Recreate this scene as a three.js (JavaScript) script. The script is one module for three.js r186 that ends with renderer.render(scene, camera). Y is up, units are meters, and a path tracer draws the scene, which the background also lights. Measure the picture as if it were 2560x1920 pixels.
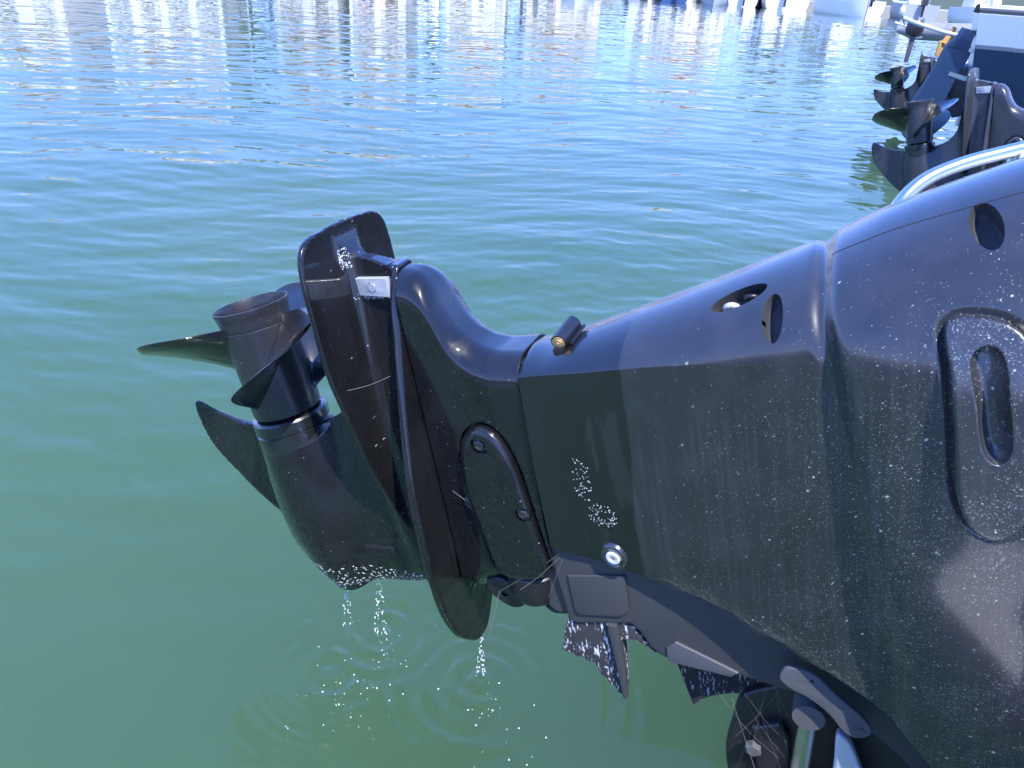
import * as THREE from 'three';
import { mergeGeometries, mergeVertices, toCreasedNormals } from 'three/addons/utils/BufferGeometryUtils.js';
import { Brush, Evaluator, SUBTRACTION } from 'three-bvh-csg';

// ------------------------------------------------------------------ camera, sky, sun, exposure
const scene = new THREE.Scene();
const RAD = Math.PI / 180;
const camera = new THREE.PerspectiveCamera(53.0, 4 / 3, 0.02, 600);
camera.position.set(0, 1.15, 0);
camera.rotation.order = 'YXZ';
camera.rotation.set(-28.0 * RAD, 0, 4.0 * RAD);
const renderer = new THREE.WebGLRenderer({ antialias: true });
renderer.toneMapping = THREE.LinearToneMapping;
renderer.toneMappingExposure = 1.85;
renderer.shadowMap.enabled = true;
{
  const W = 512, H = 256, d = new Float32Array(W * H * 4);
  for (let j = 0; j < H; j++) {
    const el = ((j + 0.5) / H - 0.5) * Math.PI, s = Math.max(0, Math.sin(el));
    const k = Math.exp(-s * 7), m = Math.exp(-s * 1.5);
    const r = 0.060 + 0.13 * m + 0.38 * k, g = 0.165 + 0.31 * m + 0.34 * k, b = 0.66 + 0.84 * m + 0.12 * k;
    for (let i = 0; i < W; i++) d.set([r, g, b, 1], (j * W + i) * 4);
  }
  const sky = new THREE.DataTexture(d, W, H, THREE.RGBAFormat, THREE.FloatType);
  sky.mapping = THREE.EquirectangularReflectionMapping; sky.magFilter = sky.minFilter = THREE.LinearFilter; sky.needsUpdate = true;
  scene.background = sky; scene.environment = sky;
  scene.backgroundIntensity = 1.14; scene.environmentIntensity = 1.14;
}
const sun = new THREE.DirectionalLight(new THREE.Color(1, 0.968, 0.925), 4.4);
sun.position.set(0.16 * 30, 0.88 * 30, 0.44 * 30);
sun.castShadow = true; sun.shadow.radius = 1; sun.shadow.mapSize.set(4096, 4096);
Object.assign(sun.shadow.camera, { left: -12, right: 12, top: 12, bottom: -12, near: 1, far: 90 });
scene.add(sun, sun.target);

// ------------------------------------------------------------------ helpers
let seed = 7;
const rnd = () => { seed = (seed * 1664525 + 1013904223) >>> 0; return seed / 4294967296; };
const rr = (a, b) => a + (b - a) * rnd();
const clamp = THREE.MathUtils.clamp, lerp = THREE.MathUtils.lerp;
const sm = (a, b, x) => { const t = clamp((x - a) / (b - a), 0, 1); return t * t * (3 - 2 * t); };
const tab = (T) => (x) => { // smooth (monotone cubic) table lookup
  const n = T.length;
  if (x <= T[0][0]) return T[0][1];
  if (x >= T[n - 1][0]) return T[n - 1][1];
  let i = 0; while (x > T[i + 1][0]) i++;
  const s = (k) => (T[k + 1][1] - T[k][1]) / (T[k + 1][0] - T[k][0]);
  const tan = (k) => { if (k === 0) return s(0); if (k === n - 1) return s(n - 2); const a = s(k - 1), b = s(k); return a * b <= 0 ? 0 : 2 * a * b / (a + b); };
  const h = T[i + 1][0] - T[i][0], t = (x - T[i][0]) / h, t2 = t * t, t3 = t2 * t;
  return (2 * t3 - 3 * t2 + 1) * T[i][1] + (t3 - 2 * t2 + t) * h * tan(i) + (-2 * t3 + 3 * t2) * T[i + 1][1] + (t3 - t2) * h * tan(i + 1);
};
const names = {};
function numbered(n) { const k = names[n] = (names[n] ?? -1) + 1; return k ? n + '_' + String(k).padStart(3, '0') : n; }
function tag(o, label, category, group, kind) { o.userData.label = label; if (category) o.userData.category = category; if (group) o.userData.group = group; if (kind) o.userData.kind = kind; return o; }
function thing(name, label, category, pos = [0, 0, 0], turn = 0, group) { const g = new THREE.Group(); g.name = numbered(name); g.position.set(...pos); g.rotation.y = turn; scene.add(g); return tag(g, label, category, group); }
function part(name, geo, mat, parent, pos, rot) { const m = new THREE.Mesh(geo, mat); m.name = name; m.castShadow = m.receiveShadow = true; if (pos) m.position.set(...pos); if (rot) m.rotation.set(...rot); parent.add(m); return m; }
function solo(name, geo, mat, label, category, group, kind) { const m = part(numbered(name), geo, mat, scene); return tag(m, label, category, group, kind); }
const nonIndexed = (g) => g.index ? g.toNonIndexed() : g;
function merge(list) { return mergeGeometries(list.map((g) => { const q = nonIndexed(g); for (const k of Object.keys(q.attributes)) if (!['position', 'normal', 'uv'].includes(k)) q.deleteAttribute(k); if (!q.attributes.uv) q.setAttribute('uv', new THREE.BufferAttribute(new Float32Array(q.attributes.position.count * 2), 2)); return q; })); }
// that routine joins corners on a 1 cm grid, so small parts are creased at a thousand times their size
const crease = (g, a = 0.6) => { const q = toCreasedNormals(g.clone().scale(1000, 1000, 1000), a); q.scale(0.001, 0.001, 0.001); return q; };
const V3 = (p) => new THREE.Vector3(...p);
function tube(pts, r, seg = 40, rad = 10) { return new THREE.TubeGeometry(new THREE.CatmullRomCurve3(pts.map(V3), false, 'centripetal'), seg, r, rad, false); }
function bar(a, b, r, n = 16, r2 = r) { const A = V3(a), B = V3(b), d = B.clone().sub(A), L = d.length(), g = new THREE.CylinderGeometry(r2, r, L, n, 1); g.translate(0, L / 2, 0); g.applyQuaternion(new THREE.Quaternion().setFromUnitVectors(new THREE.Vector3(0, 1, 0), d.normalize())); g.translate(...a); return g; }
function box(w, h, d, x = 0, y = 0, z = 0, bev = 0) { let g; if (bev) { const s = new THREE.Shape([[-w / 2 + bev, -h / 2 + bev], [w / 2 - bev, -h / 2 + bev], [w / 2 - bev, h / 2 - bev], [-w / 2 + bev, h / 2 - bev]].map((p) => new THREE.Vector2(...p))); g = new THREE.ExtrudeGeometry(s, { depth: d - 2 * bev, bevelSize: bev, bevelThickness: bev, bevelSegments: 2 }); g.translate(0, 0, -d / 2 + bev); } else g = new THREE.BoxGeometry(w, h, d); g.translate(x, y, z); return g; }
function shapeOf(pts, smooth) { if (smooth) { const c = new THREE.CatmullRomCurve3(pts.map(([x, y]) => new THREE.Vector3(x, y, 0)), true, 'centripetal'); return new THREE.Shape(c.getPoints(smooth).slice(0, -1).map((p) => new THREE.Vector2(p.x, p.y))); } return new THREE.Shape(pts.map((p) => new THREE.Vector2(...p))); }
// extrude an xy outline through z0..z1 with a rounded rim
function slab(pts, z0, z1, bev = 0.003, { smooth = 0, segs = 3, holes = [], a = 0.5 } = {}) {
  const s = shapeOf(pts, smooth);
  for (const [x, y, r] of holes) { const h = new THREE.Path(); h.absarc(x, y, r, 0, Math.PI * 2, true); s.holes.push(h); }
  const g = new THREE.ExtrudeGeometry(s, { depth: Math.max(1e-4, z1 - z0 - 2 * bev), bevelEnabled: bev > 0, bevelSize: bev, bevelOffset: -bev, bevelThickness: bev, bevelSegments: segs, curveSegments: 20 });
  g.translate(0, 0, z0 + bev);
  return crease(g, a);
}
// surface through rows of points (each row same length)
function skin(rows, { closeU = false, uv } = {}) {
  const n = rows.length, m = rows[0].length, pos = [], uvs = [], idx = [];
  for (let i = 0; i < n; i++) for (let j = 0; j < m; j++) { pos.push(...rows[i][j]); uvs.push(...(uv ? uv(i, j, rows[i][j]) : [i / (n - 1), j / (m - 1)])); }
  const q = (a, b, c, d) => idx.push(a, b, c, a, c, d);
  for (let i = 0; i < n - 1; i++) for (let j = 0; j < (closeU ? m : m - 1); j++) { const j2 = (j + 1) % m; q(i * m + j, i * m + j2, (i + 1) * m + j2, (i + 1) * m + j); }
  const g = new THREE.BufferGeometry();
  g.setAttribute('position', new THREE.Float32BufferAttribute(pos, 3)); g.setAttribute('uv', new THREE.Float32BufferAttribute(uvs, 2)); g.setIndex(idx); g.computeVertexNormals();
  return g;
}
// ---- naive surface nets on a signed distance field; triangles are dealt out to parts by classify(x,y,z)
function sdfParts(f, lo, hi, c, nParts = 1, classify = () => 0) {
  const n = [0, 1, 2].map((k) => Math.ceil((hi[k] - lo[k]) / c) + 1), [nx, ny, nz] = n;
  const F = new Float32Array(nx * ny * nz);
  for (let k = 0, o = 0; k < nz; k++) for (let j = 0; j < ny; j++) for (let i = 0; i < nx; i++, o++) F[o] = f(lo[0] + i * c, lo[1] + j * c, lo[2] + k * c);
  const id = new Int32Array(nx * ny * nz).fill(-1), P = [], at = (i, j, k) => i + nx * (j + ny * k);
  const E = [[0, 1], [2, 3], [4, 5], [6, 7], [0, 2], [1, 3], [4, 6], [5, 7], [0, 4], [1, 5], [2, 6], [3, 7]];
  const v = new Float64Array(8);
  for (let k = 0; k < nz - 1; k++) for (let j = 0; j < ny - 1; j++) for (let i = 0; i < nx - 1; i++) {
    let neg = 0;
    for (let q = 0; q < 8; q++) { v[q] = F[at(i + (q & 1), j + ((q >> 1) & 1), k + (q >> 2))]; if (v[q] < 0) neg++; }
    if (!neg || neg === 8) continue;
    let x = 0, y = 0, z = 0, m = 0;
    for (const [a, b] of E) if ((v[a] < 0) !== (v[b] < 0)) { const t = v[a] / (v[a] - v[b]); x += lerp(a & 1, b & 1, t); y += lerp((a >> 1) & 1, (b >> 1) & 1, t); z += lerp(a >> 2, b >> 2, t); m++; }
    id[at(i, j, k)] = P.length / 3;
    P.push(lo[0] + (i + x / m) * c, lo[1] + (j + y / m) * c, lo[2] + (k + z / m) * c);
  }
  const N = new Float32Array(P.length), e = c * 0.5;
  for (let q = 0; q < P.length; q += 3) { // pull onto the surface, then take the gradient as the normal
    let x = P[q], y = P[q + 1], z = P[q + 2], g;
    for (let it = 0; it < 2; it++) {
      g = [f(x + e, y, z) - f(x - e, y, z), f(x, y + e, z) - f(x, y - e, z), f(x, y, z + e) - f(x, y, z - e)];
      const L = Math.hypot(...g) || 1, d = clamp(f(x, y, z) / (L / (2 * e)), -c * 0.6, c * 0.6);
      if (it === 0) { x -= d * g[0] / L; y -= d * g[1] / L; z -= d * g[2] / L; }
      N[q] = g[0] / L; N[q + 1] = g[1] / L; N[q + 2] = g[2] / L;
    }
    P[q] = x; P[q + 1] = y; P[q + 2] = z;
  }
  const I = Array.from({ length: nParts }, () => []);
  const quad = (a, b, d, e2, flip) => {
    const cx = (P[3 * a] + P[3 * d]) / 2, cy = (P[3 * a + 1] + P[3 * d + 1]) / 2, cz = (P[3 * a + 2] + P[3 * d + 2]) / 2;
    const L = I[classify(cx, cy, cz)];
    if (flip) L.push(a, d, b, a, e2, d); else L.push(a, b, d, a, d, e2);
  };
  for (let k = 1; k < nz - 1; k++) for (let j = 1; j < ny - 1; j++) for (let i = 1; i < nx - 1; i++) {
    const s = F[at(i, j, k)] < 0;
    if (s !== F[at(i + 1, j, k)] < 0) quad(id[at(i, j - 1, k - 1)], id[at(i, j, k - 1)], id[at(i, j, k)], id[at(i, j - 1, k)], !s);
    if (s !== F[at(i, j + 1, k)] < 0) quad(id[at(i - 1, j, k - 1)], id[at(i - 1, j, k)], id[at(i, j, k)], id[at(i, j, k - 1)], !s);
    if (s !== F[at(i, j, k + 1)] < 0) quad(id[at(i - 1, j - 1, k)], id[at(i, j - 1, k)], id[at(i, j, k)], id[at(i - 1, j, k)], !s);
  }
  return I.map((list) => {
    const map = new Map(), pos = [], nor = [], uv = [], idx = [];
    for (const a of list) { if (!map.has(a)) { map.set(a, pos.length / 3); pos.push(P[3 * a], P[3 * a + 1], P[3 * a + 2]); nor.push(N[3 * a], N[3 * a + 1], N[3 * a + 2]); uv.push(P[3 * a] + P[3 * a + 2] * 0.3, P[3 * a + 1] + P[3 * a + 2] * 0.2); } idx.push(map.get(a)); }
    const g = new THREE.BufferGeometry();
    g.setAttribute('position', new THREE.Float32BufferAttribute(pos, 3)); g.setAttribute('normal', new THREE.Float32BufferAttribute(nor, 3)); g.setAttribute('uv', new THREE.Float32BufferAttribute(uv, 2)); g.setIndex(idx);
    return g;
  });
}
const smin = (a, b, k) => { const h = Math.max(k - Math.abs(a - b), 0) / k; return Math.min(a, b) - h * h * k * 0.25; };
function polyDist(pts) { // signed distance to a 2D polygon
  const n = pts.length;
  return (x, y) => {
    let d = 1e9, s = 1;
    for (let i = 0, j = n - 1; i < n; j = i++) {
      const ex = pts[j][0] - pts[i][0], ey = pts[j][1] - pts[i][1], wx = x - pts[i][0], wy = y - pts[i][1], t = clamp((wx * ex + wy * ey) / (ex * ex + ey * ey), 0, 1);
      const bx = wx - ex * t, by = wy - ey * t; d = Math.min(d, bx * bx + by * by);
      const c1 = y >= pts[i][1], c2 = y < pts[j][1], c3 = ex * wy > ey * wx;
      if ((c1 && c2 && c3) || (!c1 && !c2 && !c3)) s = -s;
    }
    return s * Math.sqrt(d);
  };
}
const smoothPts = (pts, n) => { const c = new THREE.CatmullRomCurve3(pts.map(([x, y]) => new THREE.Vector3(x, y, 0)), true, 'centripetal'); return c.getPoints(n).slice(0, -1).map((p) => [p.x, p.y]); };
// value noise
const hash = (i, j) => { let h = (i * 374761393 + j * 668265263) | 0; h = Math.imul(h ^ (h >>> 13), 1274126177); return ((h ^ (h >>> 16)) >>> 0) / 4294967296; };
const vnoise = (x, y) => { const i = Math.floor(x), j = Math.floor(y), u = x - i, v = y - j, a = u * u * (3 - 2 * u), b = v * v * (3 - 2 * v); return lerp(lerp(hash(i, j), hash(i + 1, j), a), lerp(hash(i, j + 1), hash(i + 1, j + 1), a), b); };
const fbm = (x, y, o = 4) => { let s = 0, w = 0.5; for (let k = 0; k < o; k++) { s += w * vnoise(x, y); x = x * 2.03 + 11.3; y = y * 2.01 + 5.7; w *= 0.5; } return s; };
function dataTex(w, h, fn, srgb) { // fn writes rgb (0..1) for a pixel
  const d = new Uint8Array(w * h * 4), o = [0, 0, 0];
  for (let j = 0; j < h; j++) for (let i = 0; i < w; i++) { fn(i, j, o); const k = (j * w + i) * 4; d[k] = clamp(o[0], 0, 1) * 255; d[k + 1] = clamp(o[1], 0, 1) * 255; d[k + 2] = clamp(o[2], 0, 1) * 255; d[k + 3] = 255; }
  return texFrom(d, w, h, srgb);
}
function texFrom(d, w, h, srgb) { const t = new THREE.DataTexture(d, w, h); t.magFilter = THREE.LinearFilter; t.minFilter = THREE.LinearMipmapLinearFilter; t.generateMipmaps = true; t.wrapS = t.wrapT = THREE.RepeatWrapping; if (srgb) t.colorSpace = THREE.SRGBColorSpace; t.needsUpdate = true; return t; }
const lin = (r, g, b) => new THREE.Color().setRGB(r, g, b);
const std = (c, roughness, metalness = 0, more = {}) => new THREE.MeshStandardMaterial({ color: c, roughness, metalness, ...more });
const phys = (c, roughness, more = {}) => new THREE.MeshPhysicalMaterial({ color: c, roughness, ...more });

// ------------------------------------------------------------------ materials
const fineNoise = dataTex(512, 512, (i, j, o) => { const v = 0.35 + 0.3 * vnoise(i / 2.1, j / 2.1) + 0.35 * fbm(i / 40, j / 40); o[0] = o[1] = o[2] = v; });
fineNoise.repeat.set(6, 6);
// wet/dried patches and tiny salt specks on the black paint
const specks = (() => {
  const N = 1024, d = new Uint8Array(N * N * 4), b = 27;
  for (let k = 0; k < N * N; k++) { const i = k % N, j = (k / N) | 0, v = b + 12 * (fbm(i / 130, j / 130, 4) - 0.5) + 7 * (hash(i, j) - 0.5); d[4 * k] = v; d[4 * k + 1] = v; d[4 * k + 2] = v * 1.03; d[4 * k + 3] = 255; }
  for (let s = 0; s < 420; s++) { const x = (rnd() * N) | 0, y = (rnd() * N) | 0, r = rnd() < 0.15 ? 1 : 0, v = 150 + 105 * rnd(); for (let a = -r; a <= r; a++) for (let c = -r; c <= r; c++) { const k = (((y + a + N) % N) * N + (x + c + N) % N) * 4; d[k] = d[k + 1] = d[k + 2] = v; } }
  return texFrom(d, N, N, true);
})();
specks.repeat.set(2.4, 2.4);
const patchRough = dataTex(512, 512, (i, j, o) => { const p = sm(0.5, 0.56, fbm(i / 46, j / 90 + 3, 4)); o[0] = o[1] = o[2] = 0.45 + 0.4 * p + 0.12 * vnoise(i / 3, j / 3); });
patchRough.repeat.set(2.2, 2.2);
const paintCol = lin(0.020, 0.021, 0.024);
const M = {};
M.gear = phys(lin(0.80, 0.80, 0.84), 0.55, { map: specks, roughnessMap: patchRough, ior: 1.5, specularIntensity: 0.45, clearcoat: 1, clearcoatRoughness: 0.05 });
M.leg = phys(lin(0.80, 0.82, 0.86), 0.55, { map: specks, roughnessMap: patchRough, ior: 1.5, specularIntensity: 0.45, clearcoat: 1, clearcoatRoughness: 0.07 });
M.prop = phys(lin(0.010, 0.011, 0.013), 0.3, { clearcoat: 1, clearcoatRoughness: 0.03 });
M.hub = phys(lin(1.6, 1.66, 1.82), 0.42, { map: specks, clearcoat: 0.6, clearcoatRoughness: 0.12 });
M.rubber = std(lin(0.008, 0.008, 0.009), 0.75);
M.plastic = phys(lin(0.046, 0.047, 0.052), 0.5, { bumpMap: fineNoise, bumpScale: 0.0003 });
M.dark = phys(lin(0.012, 0.012, 0.014), 0.45, { clearcoat: 0.3, clearcoatRoughness: 0.3 });
M.zinc = std(lin(0.66, 0.69, 0.74), 0.5, 0.4, { bumpMap: fineNoise, bumpScale: 0.0004, roughnessMap: patchRough });
M.steel = std(lin(0.72, 0.71, 0.68), 0.26, 1);
M.boltBlack = phys(lin(0.02, 0.02, 0.021), 0.25, { ior: 1.8, clearcoat: 1, clearcoatRoughness: 0.04 });
M.brass = std(lin(0.72, 0.5, 0.26), 0.42, 0.7, { bumpMap: fineNoise, bumpScale: 0.0003 });
M.whitePlastic = phys(lin(0.75, 0.74, 0.7), 0.4);
M.greyPlate = std(lin(0.10, 0.10, 0.105), 0.75, 0.1, { bumpMap: fineNoise, bumpScale: 0.0005 });
M.greyPaint = std(lin(0.095, 0.10, 0.115), 0.55, 0.3, { bumpMap: fineNoise, bumpScale: 0.0004 });
M.chalk = std(lin(0.62, 0.63, 0.64), 0.9, 0, { bumpMap: fineNoise, bumpScale: 0.0006 });
const corrodeTex = dataTex(512, 512, (i, j, o) => { const a = fbm(i / 14, j / 60, 4), b = fbm(i / 7 + 9, j / 22, 3), c = sm(0.55, 0.64, a * 0.55 + b * 0.5); const v = lerp(0.035, 0.62, c); o[0] = v; o[1] = v; o[2] = v * 1.01; });
corrodeTex.repeat.set(7, 7);
M.corroded = std(0xffffff, 0.85, 0, { map: corrodeTex, bumpMap: corrodeTex, bumpScale: 0.0006 });
M.gelcoat = phys(lin(0.78, 0.755, 0.70), 0.35, { clearcoat: 0.4, clearcoatRoughness: 0.15 });
M.grip = phys(lin(0.020, 0.021, 0.024), 0.45, { clearcoat: 0.8, clearcoatRoughness: 0.18 });
const siltTex = dataTex(512, 512, (i, j, o) => { const w = (f) => { const a = i / 512, b = j / 512, q = (x, y) => fbm(x * f + 3, y * f + 8, 4); const u = a, v = b; return lerp(lerp(q(u, v), q(u - 1, v), u), lerp(q(u, v - 1), q(u - 1, v - 1), u), v); }, p = sm(0.36, 0.60, w(7)), r = 0.75 + 0.5 * w(16); o[0] = lerp(0.62, 0.86, p) * r; o[1] = lerp(0.80, 0.84, p) * r; o[2] = lerp(0.72, 0.50, p) * r; });
siltTex.repeat.set(52, 52);
M.silt = std(lin(0.162, 0.178, 0.162), 1, 0, { map: siltTex });
M.siltVeil = phys(lin(0.65, 0.84, 0.69), 1, { transmission: 1, thickness: 0, ior: 1.001, side: THREE.DoubleSide });
M.clipBlack = phys(lin(0.010, 0.011, 0.014), 0.35, { clearcoat: 0.5, clearcoatRoughness: 0.1 });
M.web = std(lin(0.22, 0.21, 0.18), 0.9);
M.drop = phys(lin(1, 1, 1), 0.12, { transmission: 0.55, thickness: 0.002, ior: 1.33 });

// ------------------------------------------------------------------ water
const rings = [[-0.225, -1.09, 0.0042, 0.5], [-0.02, -0.99, 0.0045, 0.62], [-0.29, -0.98, 0.003, 0.4]];
const waves = [];
{
  const add = (n, l0, l1, slope, spread, dir0) => { for (let i = 0; i < n; i++) { const L = l0 * Math.pow(l1 / l0, (i + rnd()) / n), k = 2 * Math.PI / L, a = dir0 + spread * (rnd() + rnd() - 1); waves.push([k * Math.sin(a), k * Math.cos(a), slope / k / Math.sqrt(n), rnd() * 6.283, L]); } };
  add(12, 0.055, 0.13, 0.046, 1.2, 0.25);
  add(10, 0.12, 0.26, 0.046, 1.0, 0.2);
  add(9, 0.26, 0.65, 0.042, 0.8, 0.12);
  add(6, 0.7, 2.2, 0.022, 0.6, 0.3);
}
function waterAt(x, z, cell, out) {
  // slow wander of phase and strength keeps the ripples from looking like a grid
  const wx = x + 0.16 * Math.sin(z * 2.1 + 1.3 * Math.sin(x * 1.1)) + 0.5 * Math.sin(z * 0.31 + x * 0.17), wz = z + 0.14 * Math.sin(x * 1.7 + 0.9 * Math.sin(z * 1.3));
  const gust = 0.45 + 0.95 * fbm(x * 0.23 + 7, z * 0.36 + 3, 3);
  const near = 0.72 + 0.28 * sm(1.0, 2.4, Math.hypot(x - 0.1, z)); // lee of the moored boats
  let h = 0, hx = 0, hz = 0;
  for (const [kx, kz, a, p, L] of waves) { const q = a * gust * near * (L > 2.4 * cell ? 1 : 0.30), t = kx * wx + kz * wz + p, c = Math.cos(t); h += q * Math.sin(t); hx += q * c * kx; hz += q * c * kz; }
  for (const [rx, rz, a, R] of rings) {
    const d = Math.hypot(x - rx, z - rz); if (d > R || d < 0.002) continue;
    const k = 2 * Math.PI / 0.042, e = a * 1.5 * Math.exp(-d * 6) * (1 - d / R) * vnoise(Math.atan2(z - rz, x - rx) * 1.6 + rx * 50 + 9, d * 26), s = e * k * Math.cos(k * d);
    h += e * Math.sin(k * d); hx += s * (x - rx) / d; hz += s * (z - rz) / d;
  }
  out[0] = h; const L = Math.hypot(hx, 1, hz); out[1] = -hx / L; out[2] = 1 / L; out[3] = -hz / L;
}
{
  const ang = []; // azimuths: fine in front, coarse behind
  for (let i = 0; i <= 560; i++) ang.push(-54 + 108 * i / 560);
  for (let i = 1; i < 84; i++) ang.push(54 + 252 * i / 84);
  const rad = [0.3]; while (rad[rad.length - 1] < 120) { const r = rad[rad.length - 1]; rad.push(r + Math.max(0.0085, r * 0.0078)); }
  const n = ang.length, m = rad.length, P = new Float32Array((n * m + 1) * 3), N = new Float32Array((n * m + 1) * 3), I = [], o = [0, 0, 0, 0];
  for (let i = 0; i < m; i++) for (let j = 0; j < n; j++) {
    const r = rad[i], a = ang[j] * RAD, x = r * Math.sin(a), z = -r * Math.cos(a), q = (i * n + j) * 3;
    waterAt(x, z, r * 0.0078, o);
    P[q] = x; P[q + 1] = o[0]; P[q + 2] = z; N[q] = o[1]; N[q + 1] = o[2]; N[q + 2] = o[3];
  }
  const c = n * m; P[3 * c + 1] = 0; N[3 * c + 1] = 1;
  for (let j = 0; j < n; j++) { const k = (j + 1) % n; I.push(c, k, j); for (let i = 0; i < m - 1; i++) { const a = i * n + j, b = i * n + k, d = a + n, e = b + n; I.push(a, e, d, a, b, e); } }
  const g = new THREE.BufferGeometry(); g.setAttribute('position', new THREE.BufferAttribute(P, 3)); g.setAttribute('normal', new THREE.BufferAttribute(N, 3)); g.setIndex(new THREE.BufferAttribute(new Uint32Array(I), 1));
  solo('water', g, phys(lin(1, 1, 1), 0.035, { transmission: 1, thickness: 0, ior: 1.33 }), 'rippled harbour water, green close by and blue further off', 'water', null, 'structure');
  // the turbid body of the water: a diffusing veil of suspended silt over an opaque green depth
  for (const [y, m] of [[-0.16, M.siltVeil], [-0.72, M.silt]]) {
    const pg = new THREE.PlaneGeometry(260, 260, 1, 1); pg.rotateX(-Math.PI / 2); pg.translate(0, y, -20);
    solo('murky_water', pg, m, 'turbid green body of the harbour water under the surface', 'water', null, 'structure');
  }
}

// ------------------------------------------------------------------ the outboard motor
// Motor frame: x along the leg towards the powerhead, y out of the back of the leg (exhaust side, up while tilted), z to starboard, origin at the centre of the propeller's exhaust opening.
const CHASSIS = { pos: [-0.4334, 0.6511, -1.1505], yaw: 20 * RAD, tilt: 14.5 * RAD };
const LEAN = 0.062; // the propeller shaft leans a little against the leg
function buildLowerUnit(root) {
  const R = tab([[-0.60, -0.03], [-0.562, 0.0], [-0.552, 0.016], [-0.54, 0.025], [-0.51, 0.0375], [-0.47, 0.0495], [-0.42, 0.0585], [-0.36, 0.063], [-0.30, 0.0645], [-0.20, 0.062]]);
  const bullet = (x, y, z) => { const q = x + LEAN * y; return Math.max((Math.hypot(q, z) - R(y)) * 0.9, y + 0.236); };
  const te = tab([[-0.02, -0.235], [0.08, -0.21], [0.13, -0.188], [0.165, -0.15], [0.19, -0.03], [0.205, 0.06], [0.215, 0.068], [0.305, 0.045]]);
  const le = tab([[-0.02, -0.50], [0.04, -0.535], [0.235, -0.524], [0.305, -0.515]]);
  const T = tab([[-0.02, 0.03], [0.15, 0.031], [0.213, 0.030], [0.26, 0.036], [0.305, 0.05]]);
  const strut = (x, y, z) => {
    const a = te(x), b = le(x), s = (a - y) / (a - b);
    const t0 = 0.30, t = s < 0 ? t0 - 3 * -s : s < 0.55 ? t0 + (1 - t0) * sm(-0.12, 0.55, s) : Math.sqrt(Math.max(0, 1 - ((s - 0.55) / 0.45) ** 2));
    const d = Math.max(Math.abs(z) - T(x) * t, (y - a) * 0.8, (b - y) * 0.8);
    return Math.max(d * 0.85, x - 0.3045, -0.02 - x);
  };
  const pw = tab([[-0.50, 0.0], [-0.443, 0.018], [-0.34, 0.052], [-0.244, 0.083], [-0.15, 0.105], [-0.06, 0.119], [0.04, 0.118], [0.085, 0.113], [0.105, 0.100], [0.114, 0.078], [0.119, 0.0]]);
  const plate = (x, y, z) => { const xc = 0.2125 + 0.10 * Math.max(0, y - 0.02) ** 1.6; const d2 = Math.max((Math.abs(z) - pw(y)) * 0.9, y - 0.119, -0.5 - y), dx = Math.abs(x - xc) - 0.0012; return Math.hypot(Math.max(d2 + 0.003, 0), Math.max(dx, 0)) + Math.min(Math.max(d2 + 0.003, dx), 0) - 0.003; };
  const fw = tab([[-0.632, 0.0], [-0.626, 0.022], [-0.606, 0.046], [-0.568, 0.076], [-0.5, 0.103], [-0.453, 0.112], [-0.381, 0.120], [-0.333, 0.120], [-0.265, 0.115], [-0.209, 0.103], [-0.131, 0.082], [-0.06, 0.060], [0.0, 0.042], [0.048, 0.018]]);
  const flange = (x, y, z) => { const xc = 0.2985 - 0.012 * sm(-0.3, -0.6, y); const d2 = Math.max((Math.abs(z) - fw(y)) * 0.85, y - 0.046, -0.632 - y), dx = Math.abs(x - xc) - 0.002; return Math.hypot(Math.max(d2 + 0.005, 0), Math.max(dx, 0)) + Math.min(Math.max(d2 + 0.005, dx), 0) - 0.005; };
  const sk = polyDist(smoothPts([[-0.194, -0.176], [-0.191, -0.256], [-0.135, -0.338], [-0.07, -0.404], [-0.0, -0.44], [0.01, -0.30], [0.0, -0.222], [-0.06, -0.219], [-0.104, -0.214], [-0.15, -0.196]], 60));
  const skeg = (x, y, z) => { const d = sk(x, y); return Math.max(d, Math.abs(z) - 0.0022 - 0.0045 * sm(-0.19, -0.05, x) - 0.006 * Math.min(0, 0)) ; };
  const body = (x, y, z) => smin(bullet(x, y, z), strut(x, y, z), 0.045);
  const all = (x, y, z) => {
    let d = body(x, y, z);
    if (x < 0.02) d = smin(d, skeg(x, y, z), 0.016);
    if (x > 0.16) d = smin(d, plate(x, y, z), 0.030);
    if (x > 0.25) d = smin(d, flange(x, y, z), 0.014);
    return Math.max(d, x - 0.3055);
  };
  const cls = (x, y, z) => { const c = [body(x, y, z), plate(x, y, z), flange(x, y, z), skeg(x, y, z)]; let m = 0; for (let k = 1; k < 4; k++) if (c[k] < c[m] - 0.002) m = k; return m; };
  const g = sdfParts(all, [-0.204, -0.645, -0.13], [0.312, 0.128, 0.13], 0.0029, 4, cls);
  const gear = part('gearcase', g[0], M.gear, root);
  part('anti_ventilation_plate', g[1], M.gear, root);
  part('splash_plate', g[2], M.leg, root);
  part('skeg', g[3], M.gear, root);
  // bearing carrier between gearcase and propeller
  const prof = [[0.030, -0.250], [0.0635, -0.248], [0.0645, -0.236], [0.0645, -0.2175], [0.0625, -0.2160], [0.0625, -0.2140], [0.0650, -0.2125], [0.0650, -0.195], [0.0625, -0.1915], [0.056, -0.190], [0.02, -0.189]];
  const lathe = new THREE.LatheGeometry(prof.map((p) => new THREE.Vector2(...p)), 72); 
  const ring = part('bearing_carrier', crease(lathe, 0.5), M.prop, root); ring.rotation.z = LEAN;
  // zinc anode bolted to the strut, with its hexagon screw in a dished seat
  const an = new THREE.Group(); an.position.set(0.2615, 0.0235, 0.0185); an.rotation.set(0.05, -0.17, -0.02);
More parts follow.
